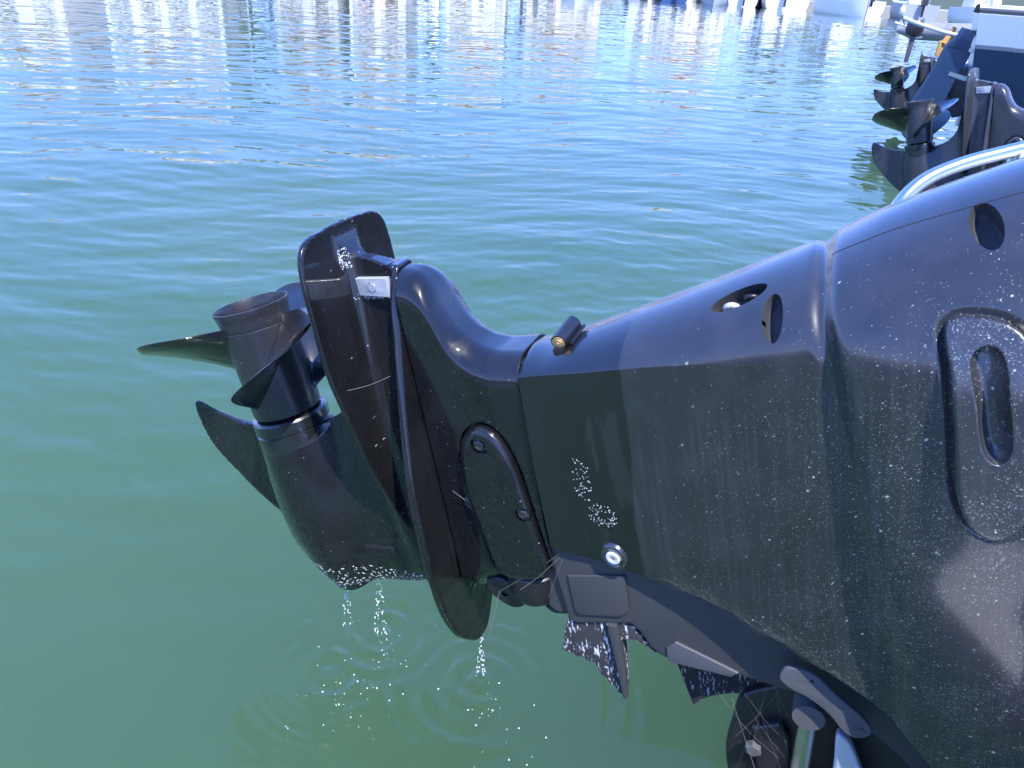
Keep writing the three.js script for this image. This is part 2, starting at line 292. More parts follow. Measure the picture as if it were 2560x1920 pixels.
  const hexTop = new THREE.CylinderGeometry(0.0075, 0.0078, 0.005, 6); hexTop.rotateX(Math.PI / 2);
  const pl = slab([[-0.0290, 0.0125], [0.0305, 0.0145], [0.0292, -0.0150], [-0.0285, -0.0140]], 0, 0.009, 0.0012, { holes: [[0, 0, 0.0088]] });
  pl.applyMatrix4(new THREE.Matrix4().compose(an.position, new THREE.Quaternion().setFromEuler(an.rotation), new THREE.Vector3(1, 1, 1)));
  const anode = part('zinc_anode', pl, M.zinc, root);
  const seat = new THREE.LatheGeometry([[0.0, 0.0035], [0.0075, 0.0035], [0.0087, 0.0065], [0.0088, 0.0088]].map((p) => new THREE.Vector2(...p)), 32); seat.rotateX(Math.PI / 2);
  for (const [nm, ge, dz, mt] of [['bolt_seat', seat, 0, M.zinc], ['hex_bolt', hexTop, 0.0075, M.zinc]]) { ge.translate(0, 0, dz); ge.applyMatrix4(new THREE.Matrix4().compose(an.position, new THREE.Quaternion().setFromEuler(an.rotation), new THREE.Vector3(1, 1, 1))); part(nm, ge, mt, anode); }
}
function buildPropeller(root) {
  const prop = new THREE.Group(); prop.name = 'propeller'; prop.rotation.z = LEAN; root.add(prop);
  const prof = [[0.0455, -0.186], [0.0565, -0.186], [0.0575, -0.18], [0.0575, -0.12], [0.0570, -0.07], [0.0572, -0.0345], [0.0562, -0.0335], [0.0562, -0.0322], [0.0572, -0.0312], [0.0578, -0.022], [0.0596, -0.010], [0.0618, -0.0015], [0.0616, 0.0008], [0.0600, 0.0010], [0.0582, -0.004], [0.0555, -0.02], [0.0535, -0.05], [0.0525, -0.12], [0.02, -0.125], [0.0001, -0.125]];
  part('hub', crease(new THREE.LatheGeometry(prof.map((p) => new THREE.Vector2(...p)), 96), 0.55), M.hub, prop);
  part('inner_hub', crease(new THREE.LatheGeometry([[0.0001, -0.07], [0.016, -0.07], [0.018, -0.075], [0.022, -0.13]].map((p) => new THREE.Vector2(...p)), 32), 0.5), M.prop, prop);
  for (let k = 0; k < 3; k++) part('inner_rib', box(0.036, 0.05, 0.006, 0.036, -0.098, 0).rotateY(k * 2.094 + 0.4), M.prop, prop);
  // blades: a helical sheet whose angular reach narrows to a rounded tip, cupped at the trailing edge
  const blade = (phi0) => {
    const NR = 34, NS = 44, r0 = 0.052, r1 = 0.200, rowsA = [], rowsB = [];
    for (let i = 0; i <= NR; i++) {
      const u = i / NR, r = r0 + (r1 - r0) * (1 - (1 - u) ** 1.35), w = (r - r0) / (r1 - r0);
      const capR = Math.pow(Math.max(0, 1 - Math.max(0, (w - 0.5) / 0.5) ** 3), 0.5), reachM = lerp(50, 37, sm(0, 0.8, w)) * capR, reachP = lerp(58, 17, Math.pow(w, 0.85)) * capR, skew = 0;
      const A = [], B = [];
      for (let j = 0; j <= NS; j++) {
        const s = -1 + 2 * j / NS, a = skew + s * Math.max(s < 0 ? reachM : reachP, 0.4), ph = (phi0 + a) * RAD;
        const y = -0.094 - 0.00136 * a * (1 - 0.10 * (1 - w)) + 0.040 * w + (s < -0.75 ? 0.006 * ((-s - 0.75) / 0.25) ** 2 : 0);
        const th = (0.0060 * (1 - w) ** 1.2 + 0.0016) * Math.sqrt(Math.max(0.02, 1 - Math.abs(s) ** 2.4)) * (w > 0.97 ? Math.sqrt(Math.max(0.02, (1 - w) / 0.03)) : 1) + 0.004 * Math.exp(-w * 26);
        const c = Math.cos(ph), q = Math.sin(ph), t = 0.0814 / Math.max(r, 0.05), L = Math.hypot(1, t); // sheet normal = axial - slope * tangential
        const ny = 1 / L, nt = t / L;
        A.push([r * c - nt * q * th, y + ny * th, r * q + nt * c * th]); B.push([r * c + nt * q * th, y - ny * th, r * q - nt * c * th]);
      }
      rowsA.push(A); rowsB.push(B);
    }
    const edge = []; // wrap the rim so that the sheet closes
    const strip = (f) => { const a = [], b = []; f((p, q) => { a.push(p); b.push(q); }); edge.push(skin([a, b])); };
    strip((e) => { for (let i = 0; i <= NR; i++) e(rowsA[i][0], rowsB[i][0]); });
    strip((e) => { for (let i = NR; i >= 0; i--) e(rowsA[i][NS], rowsB[i][NS]); });
    strip((e) => { for (let j = 0; j <= NS; j++) e(rowsA[NR][j], rowsB[NR][j]); });
    const back = skin(rowsB); back.index.array.reverse(); back.computeVertexNormals();
    return merge([skin(rowsA), back, ...edge]);
  };
  for (const phi of [46, 166, 286]) part('blade', blade(phi), M.prop, prop);
  // a small scratched mark cast into the hub's flank
  return prop;
}
const legSide = tab([[0.300, 0.046], [0.34, 0.052], [0.40, 0.060], [0.44, 0.065], [0.49, 0.0695]]);
const panelPts = smoothPts([[0.402, -0.181], [0.374, -0.203], [0.3605, -0.245], [0.3585, -0.287], [0.366, -0.340], [0.3755, -0.410], [0.384, -0.437], [0.405, -0.4455], [0.445, -0.4415], [0.469, -0.431], [0.4765, -0.412], [0.470, -0.352], [0.4635, -0.300], [0.455, -0.243], [0.437, -0.197], [0.421, -0.183]], 96);
function buildLeg(root) {
  const yR = tab([[0.300, 0.046], [0.328, 0.0405], [0.345, 0.029], [0.357, 0.010], [0.366, -0.014], [0.378, -0.040], [0.395, -0.060], [0.418, -0.0735], [0.445, -0.0795], [0.490, -0.0795]]);
  const yF = tab([[0.300, -0.500], [0.33, -0.500], [0.35, -0.485], [0.40, -0.462], [0.49, -0.440]]);
  const pd = polyDist(panelPts);
  const f = (x, y, z) => {
    const a = yR(x), b = yF(x), h = legSide(x), r = Math.min(0.042, h - 0.004), cy = (a + b) / 2, hy = (a - b) / 2;
    const qy = Math.abs(y - cy) - hy + r, qz = Math.abs(z) - h + r;
    let d = (Math.hypot(Math.max(qy, 0), Math.max(qz, 0)) + Math.min(Math.max(qy, qz), 0) - r) * 0.8;
    d = Math.max(d, x - 0.4828, 0.3075 - x);
    if (z > 0) { // pocket for the side cover, and the dished seat of the outer screw
      const p = pd(x, y); d = Math.max(d, -Math.max(p - 0.0042, h - 0.010 - z));
      d = Math.max(d, -Math.max(Math.hypot(x - 0.3565, y + 0.317) - 0.0095, h - 0.011 - z));
    }
    return d;
  };
  const [g] = sdfParts(f, [0.300, -0.515, -0.082], [0.492, 0.056, 0.084], 0.0024);
  part('midsection_housing', g, M.leg, root);
  // side cover: a bevelled slab that follows the slope of the leg's flank
  let cover = new THREE.ExtrudeGeometry(new THREE.Shape(panelPts.map((p) => new THREE.Vector2(...p))), { depth: 0.010, bevelSize: 0.013, bevelOffset: -0.013, bevelThickness: 0.0105, bevelSegments: 8 });
  { const p = cover.attributes.position; for (let i = 0; i < p.count; i++) { const x = p.getX(i), y = p.getY(i), z = p.getZ(i); p.setZ(i, z + legSide(x) - 0.0105 + 0.004 * sm(-0.44, -0.30, y)); } cover.computeVertexNormals(); }
  const ev = new Evaluator(); ev.useGroups = false; ev.attributes = ['position', 'normal', 'uv'];
  let cb = new Brush(merge([crease(cover, 0.7)]), M.leg);
  for (const [x, y, z, r] of [[0.4035, -0.2090, 0.0655, 0.0125], [0.4545, -0.318, 0.0715, 0.0118]]) {
    const d = new THREE.LatheGeometry([[0.0001, -0.006], [r * 0.98, -0.006], [r, -0.004], [r * 1.02, 0.004], [r * 1.14, 0.0115], [r * 1.5, 0.03], [0.0001, 0.03]].map((p) => new THREE.Vector2(...p)), 40); d.rotateX(Math.PI / 2); d.translate(x, y, z);
    const q = new Brush(merge([crease(d, 0.5)]), M.leg); q.updateMatrixWorld(); cb.updateMatrixWorld(); cb = ev.evaluate(cb, q, SUBTRACTION);
  }
  const sc = part('side_cover', cb.geometry, M.leg, root);
  const bolt = (x, y, z, r) => {
    const cup = new THREE.LatheGeometry([[0.0001, -0.0035], [r * 1.22, -0.0035], [r * 1.32, -0.001], [r * 1.35, 0.004]].map((p) => new THREE.Vector2(...p)), 30); cup.rotateX(Math.PI / 2); cup.translate(x, y, z - 0.003);
    const flangeG = new THREE.CylinderGeometry(r * 1.12, r * 1.18, 0.0025, 28); flangeG.rotateX(Math.PI / 2); flangeG.translate(x, y, z - 0.003);
    const hex = crease(new THREE.LatheGeometry([[r * 0.88, -0.003], [r * 0.88, 0.0016], [r * 0.70, 0.0032], [r * 0.46, 0.0032], [r * 0.40, 0.0012], [0.0001, 0.0010]].map((p) => new THREE.Vector2(...p)), 6), 0.3); hex.rotateX(Math.PI / 2); hex.rotateZ(0.3 + x * 9); hex.translate(x, y, z);
    const b = part('cover_bolt', merge([flangeG, hex]), M.boltBlack, root); part('bolt_cup', cup, M.leg, b);
  };
  bolt(0.4035, -0.2090, 0.0690, 0.0100); bolt(0.4545, -0.318, 0.0745, 0.0095); bolt(0.3565, -0.317, 0.0530, 0.0082);
  // dark core behind the gap between leg and engine cover
  part('seam_gasket', slab([[0.476, -0.088], [0.50, -0.088], [0.50, -0.41], [0.476, -0.41]], -0.05, 0.050, 0.004), M.rubber, root);
  // lower mount: rounded yoke under the side cover, with a steering stop lug
  const cupG = new THREE.LatheGeometry([[0.001, -0.052], [0.022, -0.05], [0.036, -0.04], [0.045, -0.022], [0.0475, 0.0], [0.0475, 0.024], [0.045, 0.027], [0.040, 0.027], [0.038, 0.02]].map((p) => new THREE.Vector2(...p)), 48);
  cupG.scale(1, 0.9, 1.15); cupG.rotateZ(-0.1); cupG.translate(0.428, -0.470, 0.014);
  part('lower_mount', crease(cupG, 0.6), M.dark, root);
  part('mount_arm', slab(smoothPts([[0.452, -0.425], [0.478, -0.412], [0.500, -0.425], [0.508, -0.455], [0.498, -0.498], [0.476, -0.518], [0.455, -0.508], [0.460, -0.465]], 40), -0.02, 0.05, 0.006), M.plastic, root);
  part('mount_lug', slab(smoothPts([[0.352, -0.470], [0.378, -0.466], [0.402, -0.49], [0.408, -0.516], [0.388, -0.523], [0.36, -0.507], [0.347, -0.489]], 40), 0.012, 0.046, 0.005, { holes: [[0.379, -0.495, 0.0105]] }), M.dark, root);
  part('lug_bolt', (() => { const g2 = new THREE.CylinderGeometry(0.0095, 0.0095, 0.02, 6); g2.rotateX(Math.PI / 2); g2.translate(0.379, -0.495, 0.028); return g2; })(), M.greyPlate, root);
  part('drain_hose', tube([[0.43, -0.522, 0.02], [0.452, -0.530, 0.03], [0.478, -0.524, 0.035], [0.502, -0.518, 0.03], [0.52, -0.51, 0.02]], 0.0035, 30, 8), M.dark, root);
}
// ---- engine cover: lofted shell with crease, valley and cut-outs
const cow = {
  yT: tab([[0.486, -0.0795], [0.515, -0.0765], [0.55, -0.0655], [0.62, -0.044], [0.71, -0.016], [0.80, 0.014], [0.86, 0.034], [0.885, 0.044], [0.93, 0.064], [1.0, 0.087], [1.06, 0.104], [1.2, 0.135], [1.33, 0.142], [1.40, 0.115], [1.43, 0.05]]),
  yC: tab([[0.486, -0.100], [0.58, -0.088], [0.68, -0.074], [0.766, -0.066], [0.85, -0.062], [0.91, -0.070], [1.0, -0.085], [1.43, -0.10]]),
  yB: tab([[0.486, -0.378], [0.593, -0.401], [0.698, -0.422], [0.787, -0.462], [0.871, -0.505], [0.924, -0.541], [0.964, -0.581], [1.0, -0.625], [1.05, -0.70], [1.12, -0.75], [1.25, -0.76], [1.36, -0.70], [1.43, -0.55]]),
  zC: tab([[0.486, 0.0745], [0.6, 0.093], [0.7, 0.110], [0.8, 0.128], [0.855, 0.140], [0.885, 0.160], [0.95, 0.178], [1.0, 0.187], [1.1, 0.197], [1.2, 0.205], [1.33, 0.200], [1.40, 0.18], [1.43, 0.12]]),
  tuck: tab([[0.486, 0.005], [0.6, 0.008], [0.7, 0.010], [0.79, 0.012], [0.87, 0.012], [0.97, 0.022], [1.1, 0.03], [1.43, 0.04]]),
  edge: tab([[0.486, 34], [0.56, 30], [0.66, 17], [0.78, 6], [0.86, 2], [0.90, 1], [1.43, 2]]), // how far short of vertical the top arc stops at the crease (degrees)
  xg: tab([[-0.45, 0.945], [-0.284, 0.910], [-0.2, 0.895], [-0.115, 0.882], [-0.06, 0.8745], [0, 0.866], [0.047, 0.866], [0.07, 0.862]]),
  gd: tab([[-0.45, 0.0], [-0.284, 0.001], [-0.15, 0.0030], [-0.06, 0.0066], [0, 0.0074], [0.05, 0.0068], [0.08, 0.004]]),
};
const NT = 84, NSd = 180, NU = 10;
const gripOuter = polyDist(smoothPts([[0.9770, -0.0060], [1.0170, -0.0040], [1.0350, -0.0160], [1.0440, -0.0500], [1.0490, -0.1300], [1.0470, -0.1750], [1.0350, -0.2070], [1.0170, -0.2160], [0.9990, -0.2060], [0.9880, -0.1760], [0.9830, -0.1100], [0.9780, -0.0500]], 80));
function cowlHalf(x, out) { // points of the starboard half of the section at x, from the top centre to the inside of the bottom lip
  const yT = cow.yT(x), yC = cow.yC(x), yB = cow.yB(x), aM = (90 - cow.edge(x)) * RAD, pts = [];
  const W = (y) => cow.zC(x - (cow.xg(y) - 0.866));
  for (let i = 0; i <= NT; i++) { const a = aM * i / NT, y = yC + (yT - yC) * (Math.cos(a) - Math.cos(aM)) / (1 - Math.cos(aM)); pts.push([y, W(y) * Math.sin(a) / Math.sin(aM)]); }
  for (let i = 1; i <= NSd; i++) { const s = i / NSd, y = lerp(yC, yB, s), w = W(y); pts.push([y, w - cow.tuck(x) * s * s + (0.004 + 0.02 * sm(0.86, 1.1, x)) * Math.sin(Math.PI * s) * (1 - 0.3 * s)]); }
  const n = pts.length, zB = pts[n - 1][1], res = [];
  for (let i = 0; i < n; i++) { // valley between the two covers, sunk along the section's normal
    const p = pts[Math.max(0, i - 1)], q = pts[Math.min(n - 1, i + 1)], ty = q[0] - p[0], tz = q[1] - p[1], L = Math.hypot(ty, tz) || 1, [y, z] = pts[i];
    const u = (x - cow.xg(y)) / 0.0088, d = cow.gd(y) * Math.exp(-u * u) + (x > 0.935 && x < 1.09 && y > -0.25 && y < 0.05 ? 0.0065 * sm(0.009, -0.001, gripOuter(x, y)) : 0);
    res.push([y - d * (i === 0 ? 1 : tz / L), z - d * (i === 0 ? 0 : -ty / L)]);
  }
  res.push([yB + 0.0015, zB - 0.004], [yB + 0.006, zB - 0.006]);
  for (let i = 1; i < NU - 1; i++) { const s = i / (NU - 1); res.push([yB + 0.006 + 0.075 * Math.sqrt(1 - (1 - s) ** 2), (zB - 0.006) * (1 - s)]); }
  res.push([yB + 0.081, 0]);
  return res;
}
function cowlSurface(x, y) { const h = cowlHalf(x); if (y >= h[0][0]) return 0; for (let i = 0; i < NT + NSd; i++) if (h[i][0] >= y && h[i + 1][0] <= y) return lerp(h[i][1], h[i + 1][1], (h[i][0] - y) / Math.max(1e-7, h[i][0] - h[i + 1][0])); return h[NT + NSd][1]; }
function cowlNormal(x, y) { const e = 0.006, z0 = cowlSurface(x, y), i = 0; const dzdx = (cowlSurface(x + e, y) - cowlSurface(x - e, y)) / (2 * e); const yy = 0.012, dzdy = (cowlSurface(x, y + yy) - cowlSurface(x, y - yy)) / (2 * yy); return [new THREE.Vector3(-dzdx, -dzdy, 1).normalize(), z0]; }
const COWX0 = 0.4865, COWU = 1 / 0.90, COWV = 1 / 0.90; // texture metres
function dirtMap() { // what has settled and dried on the cover: pollen, droppings, fibres, wiped patches
  const N = 2048, base = new Float32Array(N * N).fill(0.017), col = new Float32Array(N * N), warm = new Uint8Array(N * N), mm = N / 900; // px per mm
  const edgeX = (v) => 0.642 + 0.012 * (fbm(v * 9, 3, 3) - 0.5) - 0.02 * sm(0.14, 0.40, v) - 0.006 * Math.sin(v * 11);
  for (let j = 0; j < N; j++) for (let i = 0; i < N; i++) {
    const x = COWX0 + i / N * 0.9, v = j / N * 0.9;
    const dusty = sm(-0.0018, 0.0018, x - edgeX(v)), n1 = fbm(x * 34, v * 30, 4), st = fbm(x * 260, v * 8 + 2, 3);
    let b = 0.0075 + 0.002 * fbm(x * 160, v * 160, 2);
    b += dusty * (0.0135 + 0.020 * Math.max(0, n1 - 0.28) + 0.050 * Math.max(0, st - 0.42) * sm(0.16, 0.26, v));
    if (x < 0.655 && x > 0.545 && v > 0.16) { const p = sm(0.555, 0.575, fbm(x * 60 + 0.8 * v, v * 11 + 4, 3) + 0.05 * sm(0.54, 0.6, x)); b += 0.010 * p * (1 - dusty); }
    base[j * N + i] = b;
  }
  const dot = (x, v, r, c, w) => { const ci = (x - COWX0) / 0.9 * N, cj = v / 0.9 * N, R = Math.max(0.55, r * mm), e = 1 + 0.5 * rnd(), t = rnd() * 3.14, ca = Math.cos(t), sa = Math.sin(t); for (let j = Math.floor(cj - R * 2); j <= cj + R * 2; j++) for (let i = Math.floor(ci - R * 2); i <= ci + R * 2; i++) { if (i < 0 || j < 0 || i >= N || j >= N) continue; const dx = (i - ci) * ca + (j - cj) * sa, dy = (j - cj) * ca - (i - ci) * sa, q = Math.hypot(dx, dy * e) / R; const k = clamp(1.35 - q, 0, 1) * c; if (k > col[j * N + i]) { col[j * N + i] = k; warm[j * N + i] = w; } } };
  for (let s = 0; s < 70000; s++) { const x = COWX0 + 0.14 + 0.72 * Math.sqrt(rnd()), v = 0.07 + 0.74 * Math.pow(rnd(), 0.72); if (x < edgeX(v) && rnd() < 0.985) continue; if (fbm(x * 14, v * 14, 3) + 0.35 * rnd() < 0.50 || rnd() > 0.10 + 0.90 * sm(0.10, 0.34, v)) continue; const big = rnd(); dot(x, v, big > 0.993 ? rr(0.9, 1.9) : big > 0.93 ? rr(0.45, 0.85) : rr(0.24, 0.52), 0.2 + 0.78 * rnd() ** 1.15, rnd() < 0.6 ? 1 : 0); }
  for (let s = 0; s < 300; s++) { let x = COWX0 + 0.16 + 0.7 * rnd(), v = 0.12 + 0.6 * rnd(), a = rnd() * 6.28, k = rr(-0.25, 0.25), c = rr(0.12, 0.5); if (x < edgeX(v)) continue; for (let q = 0; q < 8 + 16 * rnd(); q++) { dot(x, v, 0.17, c, 0); x += 0.0005 * Math.cos(a); v += 0.0005 * Math.sin(a); a += k; } }
  const d = new Uint8Array(N * N * 4), ro = new Uint8Array(N * N * 4), enc = (v) => 255 * (v <= 0.0031308 ? 12.92 * v : 1.055 * Math.pow(v, 1 / 2.4) - 0.055);
  for (let k = 0; k < N * N; k++) { const c = col[k], b = base[k], w = warm[k]; d[4 * k] = enc(lerp(b, w ? 0.74 : 0.62, c)); d[4 * k + 1] = enc(lerp(b * 1.02, w ? 0.70 : 0.62, c)); d[4 * k + 2] = enc(lerp(b * 1.10, w ? 0.52 : 0.60, c)); d[4 * k + 3] = 255; const r = clamp(0.22 + (b - 0.007) * 7 + 0.6 * c, 0, 1) * 255; ro[4 * k] = ro[4 * k + 1] = ro[4 * k + 2] = r; ro[4 * k + 3] = 255; }
  const t = texFrom(d, N, N, true), u = texFrom(ro, N, N, false);
  for (const q of [t, u]) { q.repeat.set(COWU, COWV); q.wrapS = q.wrapT = THREE.MirroredRepeatWrapping; }
  return [t, u];
}
function buildCover(root) {
  const [dm, rm] = dirtMap();
  M.cowl = phys(0xffffff, 0.34, { map: dm, ior: 1.55, specularIntensity: 0.8, clearcoat: 1, clearcoatRoughness: 0.34, clearcoatRoughnessMap: rm });
  M.grip = phys(0xffffff, 0.4, { map: dm, ior: 1.6, clearcoat: 1, clearcoatRoughness: 0.45, clearcoatRoughnessMap: rm });
  const xs = []; for (let x = COWX0; x < 0.84; x += 0.006) xs.push(x); for (let x = 0.84; x < 0.93; x += 0.0025) xs.push(x); for (let x = 0.93; x < 1.07; x += 0.002) xs.push(x); for (let x = 1.07; x < 1.12; x += 0.006) xs.push(x); for (let x = 1.12; x < 1.43; x += 0.02) xs.push(x); xs.push(1.43);
  const rows = [], arc = [];
  for (const x of xs) {
    const h = cowlHalf(x), ring = h.map(([y, z]) => [x, y, z]), len = [0];
    for (let i = 1; i < h.length; i++) len.push(len[i - 1] + Math.hypot(h[i][0] - h[i - 1][0], h[i][1] - h[i - 1][1]));
    const other = h.slice(1, -1).reverse().map(([y, z]) => [x, y, -z]); const L2 = len.slice(1, -1).reverse().map((q) => -q);
    rows.push([...ring, ...other]); arc.push([...len, ...L2]);
  }
  // round the rim at the seam
  const m = rows[0].length, c0 = rows[0].reduce((a, p) => [a[0], a[1] + p[1] / m, 0], [0, 0, 0]);
  const inset = (row, dx, k) => row.map(([x, y, z]) => [x + dx, y + (c0[1] - y) * k * 0.35, z * (1 - k)]);
  rows.unshift(inset(rows[0], -0.0004, 0.012)); arc.unshift(arc[0]);
  const g = skin(rows, { closeU: true, uv: (i, j, p) => [p[0] - COWX0, arc[i][j]] });
  const cap = (row, flip) => { const n = row.length, P = [], I = []; const c = row.reduce((a, p) => [a[0] + p[0] / n, a[1] + p[1] / n, a[2] + p[2] / n], [0, 0, 0]); for (const p of row) P.push(...p); P.push(...c); for (let j = 0; j < n; j++) flip ? I.push(j, n, (j + 1) % n) : I.push((j + 1) % n, n, j); const q = new THREE.BufferGeometry(); q.setAttribute('position', new THREE.Float32BufferAttribute(P, 3)); q.setAttribute('uv', new THREE.Float32BufferAttribute(new Float32Array((n + 1) * 2), 2)); q.setIndex(I); q.computeVertexNormals(); return q; };
  let shell = merge([crease(g, 1.0), cap(rows[0], false), cap(rows[rows.length - 1], true)]);
  if (volumeOf(shell) < 0) { const p = shell.attributes; for (const k of ['position', 'normal', 'uv']) { const a = p[k], s = a.itemSize, A = a.array; for (let t = 0; t < a.count; t += 3) for (let q = 0; q < s; q++) { const u = A[(t + 1) * s + q]; A[(t + 1) * s + q] = A[(t + 2) * s + q]; A[(t + 2) * s + q] = u; } } const n = p.normal.array; for (let k = 0; k < n.length; k++) n[k] = -n[k]; }
  const ev = new Evaluator(); ev.useGroups = true; ev.attributes = ['position', 'normal', 'uv'];
  let brush = new Brush(shell, M.cowl);
  const cut = (geo, mat) => { const b = new Brush(merge([geo]), mat); b.updateMatrixWorld(); brush.updateMatrixWorld(); brush = ev.evaluate(brush, b, SUBTRACTION); };
  const drill = (cx, cy, rx, ry, depth, tilt, twist, mat, nOver) => { // oval blind hole with a rounded floor, set along the local normal
    let [n, z] = cowlNormal(cx, cy); if (nOver) n = V3(nOver).normalize();
    const pr = [[0.0001, -depth], [0.55, -depth], [0.82, -depth * 0.9], [0.95, -depth * 0.72], [1, -depth * 0.5], [1, 0.03], [0.0001, 0.03]];
    const q = new THREE.LatheGeometry(pr.map(([r, t]) => new THREE.Vector2(r, t)), 56); q.scale(rx, 1, ry);
    q.applyQuaternion(new THREE.Quaternion().setFromAxisAngle(new THREE.Vector3(0, 1, 0), twist));
    const yax = n.clone(), xax = new THREE.Vector3(1, 0, 0).addScaledVector(n, -n.x).normalize(), zax = xax.clone().cross(yax);
    q.applyMatrix4(new THREE.Matrix4().makeBasis(xax, yax, zax)); q.translate(cx, cy, z); q.computeVertexNormals();
    cut(crease(q, 0.5), mat); return [n, z];
  };
  drill(0.8155, -0.016, 0.0115, 0.030, 0.022, 0, 0, M.plastic);
  drill(1.0115, 0.066, 0.0135, 0.0335, 0.024, 0, 0.12, M.plastic);
  drill(0.7755, -0.006, 0.034, 0.0145, 0.030, 0, 0.30, M.plastic, [-0.15, 0.72, 0.60]);
  const geo = brush.geometry, mats = Array.isArray(brush.material) ? brush.material : [brush.material];
  part('engine_cover', geo, mats, root);
  // lifting eye inside the slot on the shoulder
  const eye = part('lifting_eye', (() => { const t = new THREE.TorusGeometry(0.0068, 0.0042, 12, 28); t.rotateX(0.6); t.translate(0.7655, -0.0240, 0.052); return merge([t, bar([0.7655, -0.045, 0.045], [0.7655, -0.027, 0.050], 0.004)]); })(), M.zinc, root);
  part('eye_washer', (() => { const t = new THREE.TorusGeometry(0.0065, 0.0035, 10, 24); t.rotateX(1.1); t.translate(0.788, -0.0120, 0.048); return t; })(), M.dark, eye);
  // joint line of the top cover: a narrow rubber bead let into the shell
  const bead = []; for (let i = 0; i <= 40; i++) { const x = lerp(0.875, 1.12, i / 40), h = cowlHalf(x); const k = lerp(17.2, 21, i / 40), a = h[Math.floor(k)], b = h[Math.floor(k) + 1], t = k % 1; bead.push([x, lerp(a[0], b[0], t) - 0.0004, lerp(a[1], b[1], t) - 0.0001]); }
  part('joint_bead', tube(bead, 0.0009, 120, 6), M.rubber, root);
  // black retaining clip with a brass pin across the ridge
  const cA = [0.5395, -0.0640, 0.0440], cB = [0.5470, -0.0530, -0.002], cD = V3(cB).sub(V3(cA)).normalize(), cAt = (t) => V3(cA).addScaledVector(cD, t).toArray();
  const clip = part('hose_clip', (() => { const s = box(0.004, 0.011, 0.044); s.applyQuaternion(new THREE.Quaternion().setFromUnitVectors(new THREE.Vector3(0, 0, 1), cD)); s.translate(...V3(cAt(0.026)).add(new THREE.Vector3(0.0125, -0.004, 0.002)).toArray()); return merge([crease(bar(cA, cB, 0.0112, 30), 0.6), s]); })(), M.clipBlack, root);
  part('brass_pin', merge([bar(cAt(0.002), cAt(-0.0012), 0.0092, 28), bar(cAt(0), cAt(-0.0026), 0.0062, 20), bar(cAt(0), cAt(-0.0038), 0.0026, 6)]), M.brass, clip);
  part('clip_foot', slab([[0.531, -0.072], [0.548, -0.068], [0.543, -0.084], [0.533, -0.089]], 0.036, 0.0495, 0.002), M.rubber, clip);
  // flushing plug by the lower edge
  const [pn, pz] = cowlNormal(0.586, -0.378), pq = new THREE.Quaternion().setFromUnitVectors(new THREE.Vector3(0, 1, 0), pn);
  const place = (q, x, y, z) => { q.applyQuaternion(pq); q.translate(x, y, z); return q; };
  const plug = part('flush_plug', place(new THREE.LatheGeometry([[0.0001, 0.001], [0.0125, 0.001], [0.0135, 0.0055], [0.0165, 0.0062], [0.0205, 0.0042], [0.0215, -0.004]].map((p) => new THREE.Vector2(...p)), 48).scale(1, 1, 1.12), 0.5845, -0.3775, pz), M.boltBlack, root);
  part('plug_button', place(new THREE.LatheGeometry([[0.0001, 0.0052], [0.0035, 0.0050], [0.0040, 0.0072], [0.0098, 0.0072], [0.0108, 0.0060], [0.0110, 0.001]].map((p) => new THREE.Vector2(...p)), 40), 0.5845, -0.3775, pz), M.whitePlastic, plug);
  part('plug_pin', place(new THREE.CylinderGeometry(0.0030, 0.0030, 0.004, 6), 0.5845, -0.3775, pz + 0.004), M.brass, plug);
  // moulded hand grip on the powerhead
  buildGrip(root);
}
function volumeOf(g) { const p = g.attributes.position; let v = 0; const a = new THREE.Vector3(), b = new THREE.Vector3(), c = new THREE.Vector3(); for (let i = 0; i < p.count; i += 3) { a.fromBufferAttribute(p, i); b.fromBufferAttribute(p, i + 1); c.fromBufferAttribute(p, i + 2); v += a.dot(b.cross(c)) / 6; } return v; }
function buildGrip(root) {
  // outline runs parallel to the shell; the pad stands proud and holds a deep trough
  const od = gripOuter, id = polyDist(smoothPts([[0.9935, -0.0360], [0.9995, -0.0260], [1.0075, -0.0230], [1.0155, -0.0260], [1.0205, -0.0360], [1.0250, -0.0770], [1.0290, -0.1170], [1.0265, -0.1280], [1.0190, -0.1340], [1.0105, -0.1300], [1.0050, -0.1190], [0.9990, -0.0770]], 60));
  const zSurf = (() => { const c = new Map(); return (x, y) => { const S = 0.003, fx = x / S, fy = y / S, ix = Math.floor(fx), iy = Math.floor(fy), at = (i, j) => { const k = i * 4096 + j; if (!c.has(k)) c.set(k, cowlSurface(i * S, j * S)); return c.get(k); }, u = fx - ix, v = fy - iy; return lerp(lerp(at(ix, iy), at(ix + 1, iy), u), lerp(at(ix, iy + 1), at(ix + 1, iy + 1), u), v); }; })();
  const f = (x, y, z) => {
    const s = z - zSurf(x, y), d = od(x, y) + 0.0042;
    const top = 0.0120 + 0.005 * sm(0.0, -0.10, y); let q = Math.hypot(Math.max(d, 0), Math.max(s - top, 0)) + Math.min(Math.max(d, s - top), 0) - 0.0042;
    q = Math.max(q, -s - 0.012);
    const t = id(x, y);
    // trough: rounded channel with a soft lip
    const u = clamp(-t / 0.0125, 0, 1), ch = Math.max(t, 0.0025 + (top + 0.004) * (1 - Math.sqrt(1 - (1 - u) ** 2)) * 0.9 - s); q = Math.max(q, -ch);
    return q * 0.85;
  };
  const [g] = sdfParts(f, [0.960, -0.240, 0.130], [1.062, 0.012, 0.262], 0.0021);
  { const p = g.attributes.position, u = g.attributes.uv; for (let i = 0; i < p.count; i++) u.setXY(i, p.getX(i) - COWX0, 0.40 - p.getY(i) + 0.3 * p.getZ(i)); }
  const grip = part('hand_grip', g, M.grip, root);
}
